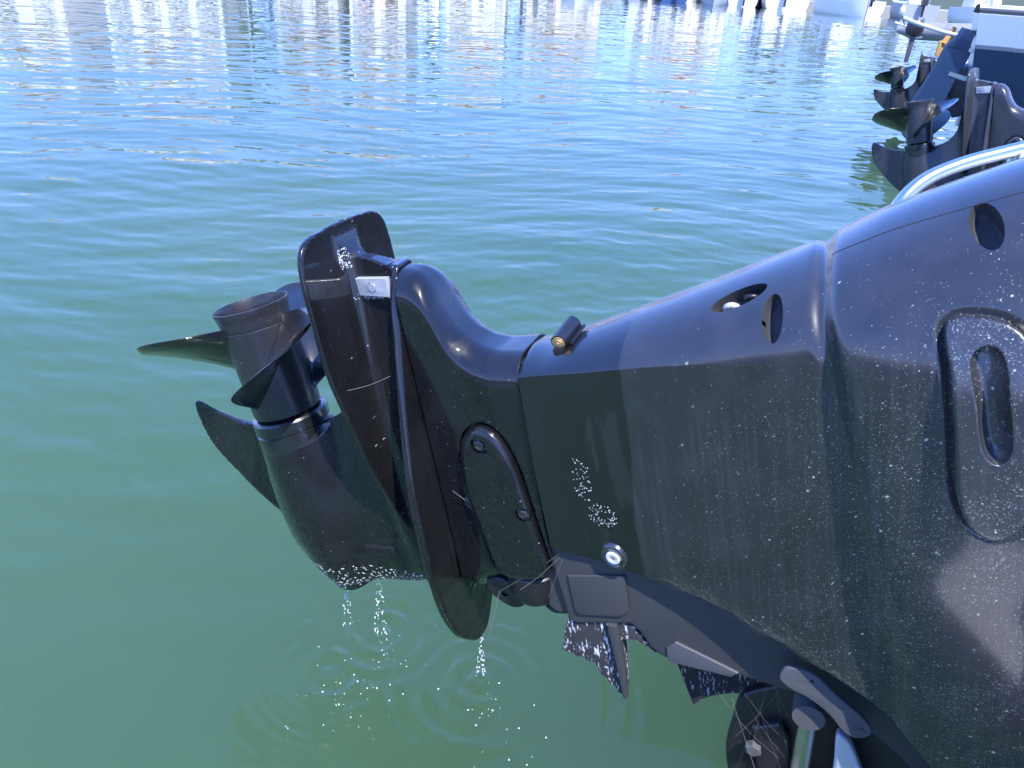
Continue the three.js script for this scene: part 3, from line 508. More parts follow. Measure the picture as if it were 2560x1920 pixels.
function buildBracket(root) {
  // swivel arm below the cover, with its mould lines, worn trim stop, steering plate and tilt ram
  const arm = part('swivel_arm', slab([[0.470, -0.385], [0.482, -0.47], [0.4885, -0.523], [0.500, -0.5275], [0.588, -0.515], [0.600, -0.527], [0.612, -0.554], [0.632, -0.5705], [0.734, -0.5825], [0.800, -0.5985], [0.870, -0.612], [0.95, -0.69], [1.0, -0.76], [1.05, -0.74], [0.98, -0.52], [0.86, -0.43], [0.68, -0.37], [0.52, -0.352]], -0.055, 0.060, 0.008, { segs: 4 }), M.plastic, root);
  part('arm_panel', slab([[0.502, -0.43], [0.504, -0.497], [0.512, -0.503], [0.578, -0.497], [0.590, -0.485], [0.592, -0.42]], 0.0595, 0.0635, 0.0025), M.plastic, arm);
  part('arm_skirt', slab([[0.640, -0.5715], [0.730, -0.5835], [0.742, -0.574], [0.655, -0.532], [0.6405, -0.545]], 0.0585, 0.064, 0.0015), M.greyPaint, arm);
  const jag = [[0.489, -0.512], [0.474, -0.555], [0.4655, -0.586], [0.473, -0.5905], [0.481, -0.590], [0.490, -0.597], [0.498, -0.5955], [0.508, -0.603], [0.517, -0.604], [0.523, -0.613], [0.526, -0.627], [0.534, -0.633], [0.538, -0.645], [0.546, -0.649], [0.5495, -0.660], [0.557, -0.663], [0.5625, -0.66], [0.5665, -0.60], [0.570, -0.548], [0.590, -0.5465], [0.604, -0.553], [0.622, -0.566], [0.606, -0.545], [0.590, -0.518]];
  const stop = part('worn_trim_stop', slab(jag, 0.030, 0.0555, 0.002), M.corroded, root);
  part('stop_rib', slab([[0.553, -0.514], [0.568, -0.514], [0.5705, -0.60], [0.5665, -0.661], [0.5605, -0.661], [0.5575, -0.60]], 0.050, 0.066, 0.003), M.plastic, stop);
  part('steering_plate', slab([[0.632, -0.590], [0.642, -0.64], [0.657, -0.707], [0.672, -0.692], [0.69, -0.680], [0.715, -0.670], [0.748, -0.662], [0.764, -0.648], [0.775, -0.60]], -0.012, 0.012, 0.002), M.corroded2, root);
  const lever = part('tilt_lock_lever', slab(smoothPts([[0.802, -0.540], [0.811, -0.521], [0.831, -0.520], [0.850, -0.529], [0.872, -0.555], [0.913, -0.601], [0.914, -0.617], [0.898, -0.6275], [0.884, -0.622], [0.862, -0.590], [0.836, -0.567], [0.815, -0.556]], 60), 0.088, 0.096, 0.0015, { holes: [[0.843, -0.537, 0.0035]] }), M.greyPlate, root);
  part('lever_pin', (() => { const q = new THREE.CylinderGeometry(0.005, 0.005, 0.03, 16); q.rotateX(Math.PI / 2); q.translate(0.902, -0.612, 0.083); return q; })(), M.greyPlate, lever);
  part('ram_eye', (() => { const q = new THREE.CylinderGeometry(0.022, 0.022, 0.05, 32); q.rotateX(Math.PI / 2); q.translate(0.836, -0.622, 0.055); return q; })(), M.greyPlate, root);
  part('tilt_ram_rod', bar([0.836, -0.635, 0.055], [0.812, -0.80, 0.055], 0.0135, 32), M.steel, root);
  part('ram_cylinder', bar([0.812, -0.79, 0.055], [0.795, -0.93, 0.055], 0.026, 32), M.dark, root);
  // clamp brackets that hang the engine on the transom
  for (const [z0, z1] of [[-0.150, -0.125], [0.004, 0.028]]) part('clamp_bracket', slab(smoothPts([[0.757, -0.640], [0.735, -0.66], [0.718, -0.715], [0.705, -0.775], [0.712, -0.86], [0.76, -0.98], [0.90, -1.04], [1.04, -1.0], [1.10, -0.86], [1.06, -0.70], [0.94, -0.63], [0.84, -0.61]], 70), z0, z1, 0.006, { segs: 4 }), M.dark, root);
  part('trim_block', slab([[0.752, -0.70], [0.792, -0.682], [0.806, -0.71], [0.800, -0.90], [0.757, -0.90]], 0.026, 0.044, 0.006, { segs: 4 }), M.dark, root);
  part('thrust_plate', slab(smoothPts([[0.874, -0.648], [0.868, -0.70], [0.866, -0.92], [0.93, -0.92], [0.922, -0.80], [0.902, -0.705], [0.885, -0.655]], 50), 0.060, 0.078, 0.005, { segs: 4 }), M.alu, root);
  part('pump_cap', (() => { const q = new THREE.SphereGeometry(0.045, 36, 18, 0, 6.2832, 0, 1.4); q.scale(1.15, 0.55, 1); q.translate(0.775, -0.802, 0.075); return q; })(), M.greyPlate, root);
  part('bracket_bolt', (() => { const q = crease(new THREE.LatheGeometry([[0.013, -0.006], [0.013, 0.003], [0.010, 0.006], [0.0001, 0.006]].map((p) => new THREE.Vector2(...p)), 6), 0.3); q.rotateX(Math.PI / 2); q.translate(0.752, -0.74, 0.046); return q; })(), M.greyPlate, root);
}
M.alu = std(lin(0.62, 0.66, 0.74), 0.4, 0.35);
M.corroded2 = std(lin(0.5, 0.5, 0.52), 0.85, 0, { map: corrodeTex });
const motor = new THREE.Group(); motor.name = numbered('outboard_motor'); scene.add(motor);
motor.position.set(...CHASSIS.pos); motor.rotation.order = 'YXZ'; motor.rotation.set(0, -CHASSIS.yaw, CHASSIS.tilt);
tag(motor, 'large black outboard motor tilted up out of the water, nearest of the outboards', 'outboard motor', 'tilted outboard motors');
buildLowerUnit(motor); buildPropeller(motor); buildLeg(motor); buildCover(motor); buildBracket(motor);
motor.updateMatrixWorld(true);
const mw = (x, y, z) => motor.localToWorld(new THREE.Vector3(x, y, z));

// ------------------------------------------------------------------ the boat that carries the motor
const boatYaw = CHASSIS.yaw;
const boat = thing('motorboat', 'cream white motorboat that carries the nearest tilted outboard', 'boat', [CHASSIS.pos[0], 0, CHASSIS.pos[2]], -boatYaw);
{ // local frame: x towards the bow, z to the photographer
  const plat = (s) => { const x0 = s < 0 ? 0.68 : 0.955, th = s < 0 ? 0.29 : 0.10;
    const pts = smoothPts([[x0, s * 0.345], [x0 + 0.02, s * 0.325], [1.6, s * 0.325], [1.6, s * 0.70], [x0 + 0.1, s * 0.70], [x0 + 0.02, s * 0.66], [x0, s * 0.58]], 60).map(([x, z]) => [x, -z]);
    const g = new THREE.ExtrudeGeometry(shapeOf(pts), { depth: th, bevelSize: 0.012, bevelOffset: -0.012, bevelThickness: 0.012, bevelSegments: 3 }); g.rotateX(-Math.PI / 2); g.translate(0, 0.375 - th, 0);
    return crease(g, 0.6);
  };
  for (const s of [-1, 1]) {
    const p = part('swim_platform', plat(s), M.gelcoat, boat);
    part('deck_drain', new THREE.TorusGeometry(0.035, 0.01, 10, 28).rotateX(Math.PI / 2).translate(1.14, 0.399, s * 0.46), M.dark, p);
    part('tread_pad', box(0.34, 0.006, 0.10, 1.40, 0.402, s * 0.52, 0.002), M.greyPaint, p);
  }
  const rows = [];
  for (let i = 0; i <= 24; i++) { // hull sections from transom to bow
    const t = i / 24, x = 1.28 + 4.4 * t, w = 1.08 * Math.pow(1 - t ** 2.6, 0.7) + 0.01, sheer = 0.78 + 0.28 * t * t, keel = -0.28 + 0.5 * t ** 4, row = [];
    for (let j = 0; j <= 20; j++) { const a = (j / 20) * Math.PI, c = Math.cos(a), q = Math.sin(a); row.push([x, lerp(sheer, keel, Math.pow(q, 0.62)), w * Math.sign(c) * Math.pow(Math.abs(c), 0.42)]); }
    rows.push(row);
  }
  part('hull', skin(rows), M.gelcoat, boat);
  part('transom', slab([[-1.05, 0.76], [-0.9, -0.05], [0, -0.25], [0.9, -0.05], [1.05, 0.76], [0.42, 0.76], [0.36, 0.42], [-0.36, 0.42], [-0.42, 0.76]], 0, 0.05, 0.008).rotateY(Math.PI / 2).translate(1.25, 0, 0), M.gelcoat, boat);
  part('side_deck', slab([[1.28, -1.04], [3.2, -1.0], [3.2, 1.0], [1.28, 1.04]], 0, 0.04, 0.006).rotateX(Math.PI / 2).translate(0, 0.80, 0), M.gelcoat, boat);
}
// stainless rail on the far side of the motor
{
  const R = thing('grab_rail', 'polished stainless steel grab rail bent down at its end, behind the engine cover', 'rail', [0.734, 0.35, -1.518]);
  const A = (x, y, z) => [x - 0.734, y - 0.35, z - 1.518 * -1];
  part('rail_tube', tube([A(0.700, 0.36, -1.500), A(0.702, 0.60, -1.502), A(0.712, 0.742, -1.508), A(0.728, 0.80, -1.514), A(0.765, 0.842, -1.528), A(0.83, 0.873, -1.548), A(0.96, 0.912, -1.572), A(1.12, 0.955, -1.602), A(1.5, 1.04, -1.66)], 0.0135, 140, 20), M.steel, R);
  part('rail_post', bar(A(0.955, 0.40, -1.560), A(0.955, 0.905, -1.571), 0.0125, 20), M.steel, R);
  part('post_collar', bar(A(0.955, 0.865, -1.570), A(0.955, 0.902, -1.571), 0.0155, 20), M.steel, R);
}
// ------------------------------------------------------------------ outboards of the neighbouring boats
M.worn = phys(lin(0.034, 0.036, 0.043), 0.5, { roughnessMap: patchRough, clearcoat: 0.4, clearcoatRoughness: 0.25, bumpMap: fineNoise, bumpScale: 0.0003 });
function neighbour(pos, yaw, tilt, scale, label, drop) {
  const g = motor.clone(); g.name = numbered('outboard_motor'); g.position.set(...pos); g.rotation.order = 'YXZ'; g.rotation.set(0, -yaw * RAD, tilt * RAD); g.scale.setScalar(scale);
  for (const c of [...g.children]) if (drop.includes(c.name)) g.remove(c);
  g.traverse((o) => { if (o.isMesh && ['gearcase', 'anti_ventilation_plate', 'splash_plate', 'skeg', 'midsection_housing', 'side_cover', 'engine_cover', 'hub'].includes(o.name)) o.material = Array.isArray(o.material) ? o.material.map((m, i) => i ? m : M.worn) : M.worn; });
  g.userData = {}; scene.add(g); return tag(g, label, 'outboard motor', 'tilted outboard motors');
}
const small = ['corrosion_bloom', 'joint_bead', 'hose_clip', 'flush_plug', 'worn_trim_stop', 'steering_plate', 'drain_hose', 'mount_lug', 'lug_bolt', 'lifting_eye'];
const n2 = neighbour([1.656, 0.777, -3.54], 37, 13, 0.92, 'black outboard with a grey skeg, tilted up just behind the steel grab rail', small);
const n3 = neighbour([3.52, 0.576, -8.19], 24, 14, 1.0, 'black outboard with a weathered propeller, half hidden by the raised blue rudder', small);

for (const [n, yaw, l] of [[n2, 37, 'cream motorboat carrying the second outboard, out to the right'], [n3, 24, 'cream motorboat carrying the outboard behind the blue rudder']]) { const b = boat.clone(); b.name = numbered('motorboat'); b.position.set(n.position.x, 0, n.position.z); b.rotation.y = -yaw * RAD; scene.add(b); b.userData = {}; tag(b, l, 'boat'); }
// ------------------------------------------------------------------ sailing boat with raised rudder
M.navy = phys(lin(0.010, 0.028, 0.085), 0.3, { clearcoat: 0.6, clearcoatRoughness: 0.12 });
M.navyRudder = phys(lin(0.012, 0.036, 0.09), 0.38, { clearcoat: 0.4, clearcoatRoughness: 0.2 });
M.white = phys(lin(0.80, 0.80, 0.78), 0.4, { clearcoat: 0.3, clearcoatRoughness: 0.2 });
M.grey = std(lin(0.24, 0.25, 0.27), 0.7);
M.blueCover = std(lin(0.03, 0.05, 0.36), 0.85);
M.wood = std(lin(0.55, 0.32, 0.10), 0.6);
M.rope = std(lin(0.5, 0.5, 0.46), 0.9);
M.glassDark = phys(lin(0.03, 0.04, 0.05), 0.08);
{
  const S = thing('sailing_boat', 'white and navy sailing boat with a blue boom cover, moored on the right', 'boat', [3.69, 0, -7.35], -25 * RAD);
  const sec = (t, f) => { const x = 7.2 * t, w = 1.2 * Math.pow(Math.sin(Math.PI * (0.20 + 0.8 * t) * 0.98), 0.75), yTop = 1.12 + 0.12 * t * t, r = []; for (let j = 0; j <= 10; j++) { const s = j / 10, y = lerp(f[0], f[1], s); const k = clamp((y + 0.35) / (yTop + 0.35), 0, 1); r.push([x - 0.28 * (1 - k) * (1 - t) * -1, y, w * Math.pow(k, 0.30)]); } return r; };
  const side = (f, s) => { const rows = []; for (let i = 0; i <= 28; i++) rows.push(sec(i / 28, f).map(([x, y, z]) => [x, y, s * z])); const g = skin(rows); return g; };
  for (const s of [-1, 1]) { part('hull_side', side([-0.3, 0.86], s), M.navy, S); part('topside_band', side([0.885, 1.10], s), M.white, S); part('rub_strip', side([0.858, 0.888], s), M.grey, S); }
  const tr = (f) => { const a = sec(0, f), P = a.map(([x, y, z]) => [x, y, z]); return skin([P, P.map(([x, y, z]) => [x, y, 0]), P.map(([x, y, z]) => [x, y, -z])]); };
  part('transom', tr([-0.3, 0.872]), M.navy, S); part('transom_band', tr([0.872, 1.10]), M.white, S);
  const deck = []; for (let i = 0; i <= 28; i++) { const q = sec(i / 28, [1.095, 1.10])[10]; deck.push([[q[0], 1.10, q[2]], [q[0], 1.16, q[2] * 0.7], [q[0], 1.17, 0], [q[0], 1.16, -q[2] * 0.7], [q[0], 1.10, -q[2]]]); }
  part('deck', skin(deck), M.white, S);
  part('toe_rail', tube(Array.from({ length: 15 }, (_, i) => { const q = sec(i / 14 * 0.9, [1.095, 1.10])[10]; return [q[0], 1.125, q[2] - 0.02]; }), 0.018, 60, 8), M.greyPaint, S);
  const cab = part('cabin', slab([[2.2, 1.12], [2.3, 1.46], [3.0, 1.5], [4.6, 1.42], [5.2, 1.14]], -0.62, 0.62, 0.06, { segs: 4 }), M.white, S);
  for (let k = 0; k < 3; k++) part('cabin_window', slab([[2.6 + k * 0.7, 1.24], [2.6 + k * 0.7, 1.36], [3.1 + k * 0.7, 1.36], [3.1 + k * 0.7, 1.24]], 0.615, 0.63, 0.004), M.glassDark, cab);
  part('cockpit_coaming', slab([[0.5, 1.12], [0.55, 1.30], [2.2, 1.36], [2.2, 1.12]], 0.48, 0.60, 0.03, { segs: 3 }), M.white, S);
  const mast = part('mast', bar([3.0, 1.4, 0], [3.0, 9.6, 0], 0.055, 20), M.alu, S);
  part('boom', bar([2.95, 1.62, 0], [0.35, 1.38, 0], 0.045, 16), M.alu, S);
  const cov = []; for (let i = 0; i <= 24; i++) { const t = i / 24, row = []; for (let j = 0; j <= 16; j++) { const a = j / 16 * 6.2832; const w = 0.07 + 0.05 * t + 0.012 * Math.sin(t * 40 + a * 2); row.push([lerp(0.5, 2.9, t), lerp(1.42, 1.68, t) + 0.02 * Math.sin(t * 17) + (0.13 + 0.08 * t) * Math.sin(a) , w * Math.cos(a)]); } cov.push(row); }
  part('boom_cover', skin(cov), M.blueCover, S);
  for (const [a, b] of [[[0.06, 1.13, 0], [3.0, 9.5, 0]], [[2.9, 1.13, 1.08], [3.0, 7.4, 0]], [[2.9, 1.13, -1.08], [3.0, 7.4, 0]]]) part('stay_wire', bar(a, b, 0.005, 8), M.steel, S);
  for (const s of [-1, 1]) {
    part('pushpit_rail', tube([[1.5, 1.12, s * 1.0], [1.46, 1.70, s * 1.0], [1.3, 1.74, s * 0.98], [0.3, 1.72, s * 0.80], [0.1, 1.70, s * 0.62], [0.06, 1.4, s * 0.5], [0.08, 1.13, s * 0.5]], 0.0125, 60, 10), M.steel, S);
    part('rail_stanchion', bar([0.75, 1.12, s * 0.9], [0.75, 1.72, s * 0.88], 0.0125, 12), M.steel, S);
  }
  const winch = part('winch', crease(new THREE.LatheGeometry([[0.001, 0.14], [0.05, 0.14], [0.055, 0.12], [0.038, 0.08], [0.055, 0.02], [0.07, 0]].map((p) => new THREE.Vector2(...p)), 28), 0.5), M.steel, S, [1.5, 1.33, 0.55]);
  part('backstay_tackle', bar([0.06, 1.13, 0.02], [0.5, 2.3, 0.02], 0.012, 10), M.rope, S);
  // raised rudder with its wooden tiller
  const rud = new THREE.Group(); rud.name = 'rudder'; rud.position.set(-0.06, 0.86, 0.66); rud.rotation.set(0, 0, -0.22); S.add(rud);
  part('rudder_blade', slab(smoothPts([[-0.075, 0.02], [0.085, 0.02], [0.10, -0.25], [0.10, -0.62], [0.06, -0.73], [-0.02, -0.76], [-0.10, -0.70], [-0.125, -0.55], [-0.10, -0.25]], 60), -0.02, 0.02, 0.012, { segs: 4 }), M.navyRudder, rud);
  part('rudder_head', slab([[-0.07, -0.02], [0.08, -0.02], [0.06, 0.13], [-0.05, 0.13]], -0.032, 0.032, 0.006), M.navyRudder, rud);
  part('tiller', bar([0.0, 0.10, 0], [0.95, 0.42, 0], 0.022, 14, 0.014), M.wood, rud);
  for (const y of [0.0, -0.2]) part('pintle', box(0.14, 0.03, 0.05, 0.1, y, 0), M.steel, rud);
}
// things lashed to the stern beyond: inflatable, small outboard, paddle, boarding pole
{
  const p = (x, y, z) => [x, y, z];
  const D = thing('inflatable_dinghy', 'grey inflatable dinghy slung behind the white sailing boat', 'dinghy', [4.62, 0.86, -9.7], -25 * RAD); D.scale.setScalar(0.6);
  for (const s of [-1, 1]) part('side_tube', tube([[-0.55, 0.0, s * 0.36], [0.1, 0.02, s * 0.37], [0.8, 0.08, s * 0.34], [1.3, 0.18, s * 0.12]], 0.15, 40, 20), M.grey, D);
  for (const s of [-1, 1]) part('tube_cone', bar([-0.55, 0, s * 0.36], [-0.85, -0.01, s * 0.35], 0.15, 20, 0.04), M.grey, D);
  part('floor_board', box(1.5, 0.03, 0.5, 0.2, -0.04, 0), M.greyPaint, D);
  part('transom_board', box(0.04, 0.34, 0.5, -0.45, 0.06, 0), M.grey, D);
  const K = thing('small_outboard', 'small dark outboard with silver lever on the grey dinghy', 'outboard motor', [4.10, 0.80, -9.35], -25 * RAD); K.scale.setScalar(0.62);
  part('cowling', crease(new THREE.LatheGeometry([[0.001, 0.30], [0.07, 0.29], [0.11, 0.24], [0.12, 0.14], [0.10, 0.05], [0.06, 0.03], [0.001, 0.03]].map((q) => new THREE.Vector2(...q)), 28), 0.7).scale(1.25, 1, 0.85), M.dark, K);
  part('shaft', slab([[-0.04, 0.04], [0.05, 0.04], [0.04, -0.4], [-0.03, -0.4]], -0.03, 0.03, 0.01), M.greyPlate, K);
  part('tiller_handle', bar([-0.08, 0.16, 0], [-0.34, 0.22, 0.02], 0.018, 14), M.whitePlastic, K);
  part('clamp_screw', bar([0.05, 0.0, 0.04], [0.16, 0.02, 0.04], 0.012, 12), M.steel, K);
  solo('paddle', merge([bar([3.36, 0.86, -7.05], [3.415, 0.985, -7.05], 0.026, 12, 0.018), box(0.055, 0.12, 0.02, 3.345, 0.82, -7.05, 0.006)]), M.wood, 'varnished yellow wooden paddle standing behind the blue rudder', 'paddle');
  solo('boat_hook', tube([[2.93, 1.03, -6.95], [3.08, 0.99, -6.93], [3.36, 0.935, -6.90], [3.42, 0.94, -6.89]], 0.016, 30, 10), M.alu, 'pale boat hook pole sloping above the raised blue rudder', 'boat hook');
  const L = thing('stern_light', 'small white stern lamp at the tip of the boat hook', 'lamp', [2.92, 1.08, -6.97]);
  part('lens', new THREE.SphereGeometry(0.028, 20, 14).scale(0.8, 1.3, 0.8), M.whitePlastic, L); part('bracket', bar([0, -0.03, 0], [0.05, -0.10, 0], 0.008, 10), M.steel, L);
}

// ------------------------------------------------------------------ far side of the basin
M.quay = std(lin(0.34, 0.32, 0.29), 0.9, 0, { bumpMap: fineNoise, bumpScale: 0.01 });
M.hill = std(lin(0.055, 0.075, 0.035), 1);
{
  const q = box(170, 1.0, 20, -6, 0.12, -83.2, 0); solo('quay', q, M.quay, 'low stone quay along the far side of the harbour', 'quay', null, 'structure');
  const land = []; for (let i = 0; i <= 60; i++) { const r = []; for (let j = 0; j <= 14; j++) { const x = -200 + 400 * i / 60, t = j / 14; r.push([x, 0.55 + 22 * t * t * fbm(x * 0.02 + 5, t * 2 + 1, 3) * (0.4 + 0.6 * sm(-30, 60, x)), -93 - 160 * t]); } land.push(r); }
  const lg = skin(land); solo('hillside', lg, M.hill, 'green hillside behind the harbour', 'hill', null, 'structure');
  const back = box(80, 0.75, 30, 0, 0.1, 17.4, 0.02); solo('pontoon', back, M.quay, 'concrete mooring pontoon on the near side', 'pontoon', null, 'structure');
}
const wallCols = [lin(0.74, 0.71, 0.66), lin(0.78, 0.77, 0.75), lin(0.70, 0.62, 0.50), lin(0.62, 0.60, 0.57), lin(0.76, 0.72, 0.62)].map((c) => std(c, 0.85, 0, { bumpMap: fineNoise, bumpScale: 0.004 }));
M.roof = std(lin(0.33, 0.13, 0.07), 0.9); M.shut = std(lin(0.10, 0.17, 0.19), 0.7); M.doorDark = std(lin(0.09, 0.06, 0.04), 0.7);
function house(x, w, h, z, mi, label) {
  const g = thing('quay_house', label, 'house', [x, 0.62, z], 0, 'houses on the far quay');
  part('wall', box(w, h, 8, 0, h / 2, -4), wallCols[mi], g);
  const rf = part('roof', slab([[-w / 2 - 0.4, h], [w / 2 + 0.4, h], [w / 2 * 0.2, h + 1.7], [-w / 2 * 0.2, h + 1.7]], -8.4, 0.4, 0.02), M.roof, g);
  part('chimney', box(0.7, 1.5, 0.7, w * 0.22, h + 1.4, -4), wallCols[mi], rf);
  const nf = Math.max(1, Math.floor(h / 3)), nw = Math.max(2, Math.floor(w / 2.6));
  for (let f = 0; f < nf; f++) for (let k = 0; k < nw; k++) { const wx = -w / 2 + w * (k + 0.5) / nw, wy = 1.9 + f * 2.9; if (wy + 0.8 > h) continue; if (f === 0 && k === 1) { part('door', box(1.1, 2.2, 0.12, wx, 1.1, 0.03), M.doorDark, g); continue; } const q = part('window', box(0.95, 1.35, 0.10, wx, wy, 0.02), M.glassDark, g); for (const s of [-1, 1]) part('shutter', box(0.46, 1.4, 0.06, wx + s * 0.74, wy, 0.06), M.shut, q); }
}
[[-46, 7, 8.6, 0, 'warm white two-storey house at the far left end of the quay'], [-33.4, 10.5, 8.2, 1, 'broad white house with green shutters on the far quay, beside the blue gap'], [-20.5, 5.5, 6.2, 3, 'narrow grey stone house on the far quay'], [-14.2, 5.0, 7.4, 1, 'tall narrow white house on the far quay'], [-5.5, 5.2, 5.4, 4, 'low cream house near the middle of the far quay'], [2.2, 6.5, 4.6, 2, 'low ochre house near the middle of the far quay'], [13, 7, 4.4, 0, 'low warm white house on the right part of the far quay']].forEach(([x, w, h, m, l]) => house(x, w, h, -75.5, m, l));
// leafy trees along the quay
M.leafs = [std(lin(0.045, 0.085, 0.028), 0.8), std(lin(0.06, 0.10, 0.03), 0.8)]; M.bark = std(lin(0.10, 0.075, 0.05), 0.95);
function tree(x, z, h, label, mi) {
  const g = thing('quay_tree', label, 'tree', [x, 0.6, z], 0, 'trees on the far quay');
  const limbs = [bar([0, 0, 0], [0, h * 0.45, 0], h * 0.03, 10, h * 0.02)]; for (let k = 0; k < 5; k++) { const a = k * 1.257 + x; limbs.push(bar([0, h * 0.38, 0], [Math.cos(a) * h * 0.2, h * 0.7, Math.sin(a) * h * 0.2], h * 0.014, 6, h * 0.006)); }
  part('trunk', merge(limbs), M.bark, g);
  const P = [], cl = []; for (let k = 0; k < 13; k++) cl.push([rr(-1, 1) * h * 0.22, h * rr(0.46, 0.92), rr(-1, 1) * h * 0.22, h * rr(0.10, 0.17)]);
  for (let k = 0; k < 1100; k++) { const c = cl[k % 13], u = rr(-1, 1), t = rnd() * 6.283, s = Math.sqrt(1 - u * u), r = c[3] * Math.cbrt(rr(0.25, 1)), q = h * 0.026; const o = [c[0] + r * s * Math.cos(t), c[1] + r * u, c[2] + r * s * Math.sin(t)]; const e = () => [rr(-q, q), rr(-q, q), rr(-q, q)]; const a = e(), b = e(), d = e(); P.push(o[0] + a[0], o[1] + a[1], o[2] + a[2], o[0] + b[0], o[1] + b[1], o[2] + b[2], o[0] + d[0], o[1] + d[1], o[2] + d[2]); }
  const q = new THREE.BufferGeometry(); q.setAttribute('position', new THREE.Float32BufferAttribute(P, 3)); q.computeVertexNormals(); M.leafs[mi].side = THREE.DoubleSide; part('crown', q, M.leafs[mi], g);
}
[[-25.8, -76, 8, 'dark leafy tree between the broad white house and the grey house', 0], [-24.2, -77, 6.5, 'smaller leafy tree beside the grey house', 0], [-9.8, -76, 7, 'leafy tree between the tall white house and the cream house', 0], [-1.5, -76.5, 5.5, 'leafy tree beside the ochre house', 1], [22, -84, 7, 'pale green tree on the right part of the far quay', 1], [29, -86, 8, 'broad green tree behind the white boats at the right', 1], [35, -84, 7, 'green tree at the far right of the quay', 0], [42, -86, 8, 'last green tree at the right end of the far quay', 1], [26, -92, 9, 'tall pale tree set back behind the white boats', 1], [47, -92, 9, 'tall green tree set back at the right end', 0]].forEach((a) => tree(...a));
// moored boats in front of the far quay, sterns to the open water
function hullGeo(L, W, Hh, bow) { const rows = []; for (let i = 0; i <= 12; i++) { const t = i / 12, w = W / 2 * Math.pow(1 - t ** bow, 0.75) + 0.02, r = []; for (let j = 0; j <= 10; j++) { const a = j / 10 * Math.PI, c = Math.cos(a), q = Math.sin(a); r.push([w * Math.sign(c) * Math.pow(Math.abs(c), 0.45), lerp(Hh + 0.25 * t * t, -0.25, Math.pow(q, 0.7)), -L * t]); } rows.push(r); } return merge([skin(rows), skin([rows[0], rows[0].map(([x, y, z]) => [x * 0.2, Hh - 0.04, z])]), skin(rows.map((r) => [[r[0][0], r[0][1] - 0.03, r[0][2]], [r[10][0], r[10][1] - 0.03, r[10][2]]]))]); }
const hulls = [hullGeo(5.6, 2.2, 0.85, 2.4), hullGeo(6.8, 2.5, 1.0, 2.8), hullGeo(4.6, 1.8, 0.6, 2.2)];
M.whiteHull = phys(lin(0.80, 0.80, 0.79), 0.35); M.greyTube = std(lin(0.38, 0.41, 0.46), 0.6); M.redPaint = std(lin(0.55, 0.06, 0.04), 0.5); M.bluePaint = std(lin(0.03, 0.08, 0.22), 0.5);
function smallBoat(x, z, k, mat, top, label, turn = 0) {
  const g = thing('moored_boat', label, 'boat', [x, 0, z], turn, 'boats moored along the far quay'), Hh = [0.85, 1.0, 0.6][k], W = [2.2, 2.5, 1.8][k];
  part('hull', hulls[k], mat, g);
  if (top === 'cabin') { const c = part('cabin', slab([[-1.0, 0], [-1.1, 1.05], [-2.6, 1.15], [-3.3, 0]], -W * 0.34, W * 0.34, 0.05).rotateY(-Math.PI / 2).translate(0, Hh, 0), M.white, g); part('windscreen', slab([[-2.75, 0.5], [-2.62, 1.0], [-1.2, 0.95], [-1.2, 0.5]], -W * 0.345, W * 0.345, 0.02).rotateY(-Math.PI / 2).translate(0, Hh, 0), M.glassDark, c); }
  if (top === 'bimini') { const c = part('bimini_top', slab([[-0.8, 1.5], [-0.8, 1.56], [-2.6, 1.62], [-2.6, 1.5]], -W * 0.4, W * 0.4, 0.02).rotateY(-Math.PI / 2).translate(0, Hh, 0), M.white, g); for (const s of [-1, 1]) for (const q of [-0.9, -2.5]) part('bimini_pole', bar([s * W * 0.38, Hh, q], [s * W * 0.38, Hh + 1.5, q], 0.025, 8), M.steel, c); }
  if (top !== 'bare') { const o = part('outboard', merge([slab([[-0.18, 0.35], [-0.24, 0.85], [0.2, 0.95], [0.3, 0.4]], -0.17, 0.17, 0.05), box(0.16, 0.9, 0.12, 0.1, 0.1, 0)]).rotateY(-Math.PI / 2).translate(0.1, Hh - 0.45, 0.25), M.dark, g); }
  if (top === 'console') part('console', slab([[-1.9, 0], [-1.8, 0.75], [-2.3, 1.15], [-2.5, 0]], -0.4, 0.4, 0.04).rotateY(-Math.PI / 2).translate(0, Hh, 0), M.white, g);
  if (top === 'mast') { part('mast', bar([0, Hh, -2.4], [0, 9, -2.4], 0.06, 10), M.alu, g); part('boom', bar([0, 1.9, -2.35], [0, 1.85, -0.2], 0.05, 8), M.alu, g); part('cabin', slab([[-1.9, 0], [-2.0, 0.45], [-4.4, 0.35], [-4.8, 0]], -0.6, 0.6, 0.06).rotateY(-Math.PI / 2).translate(0, Hh, 0), M.white, g); }
}
const rowZ = (x) => -67.5 + 0.30 * Math.max(0, x - 8) - 0.4 * sm(0, -40, x);
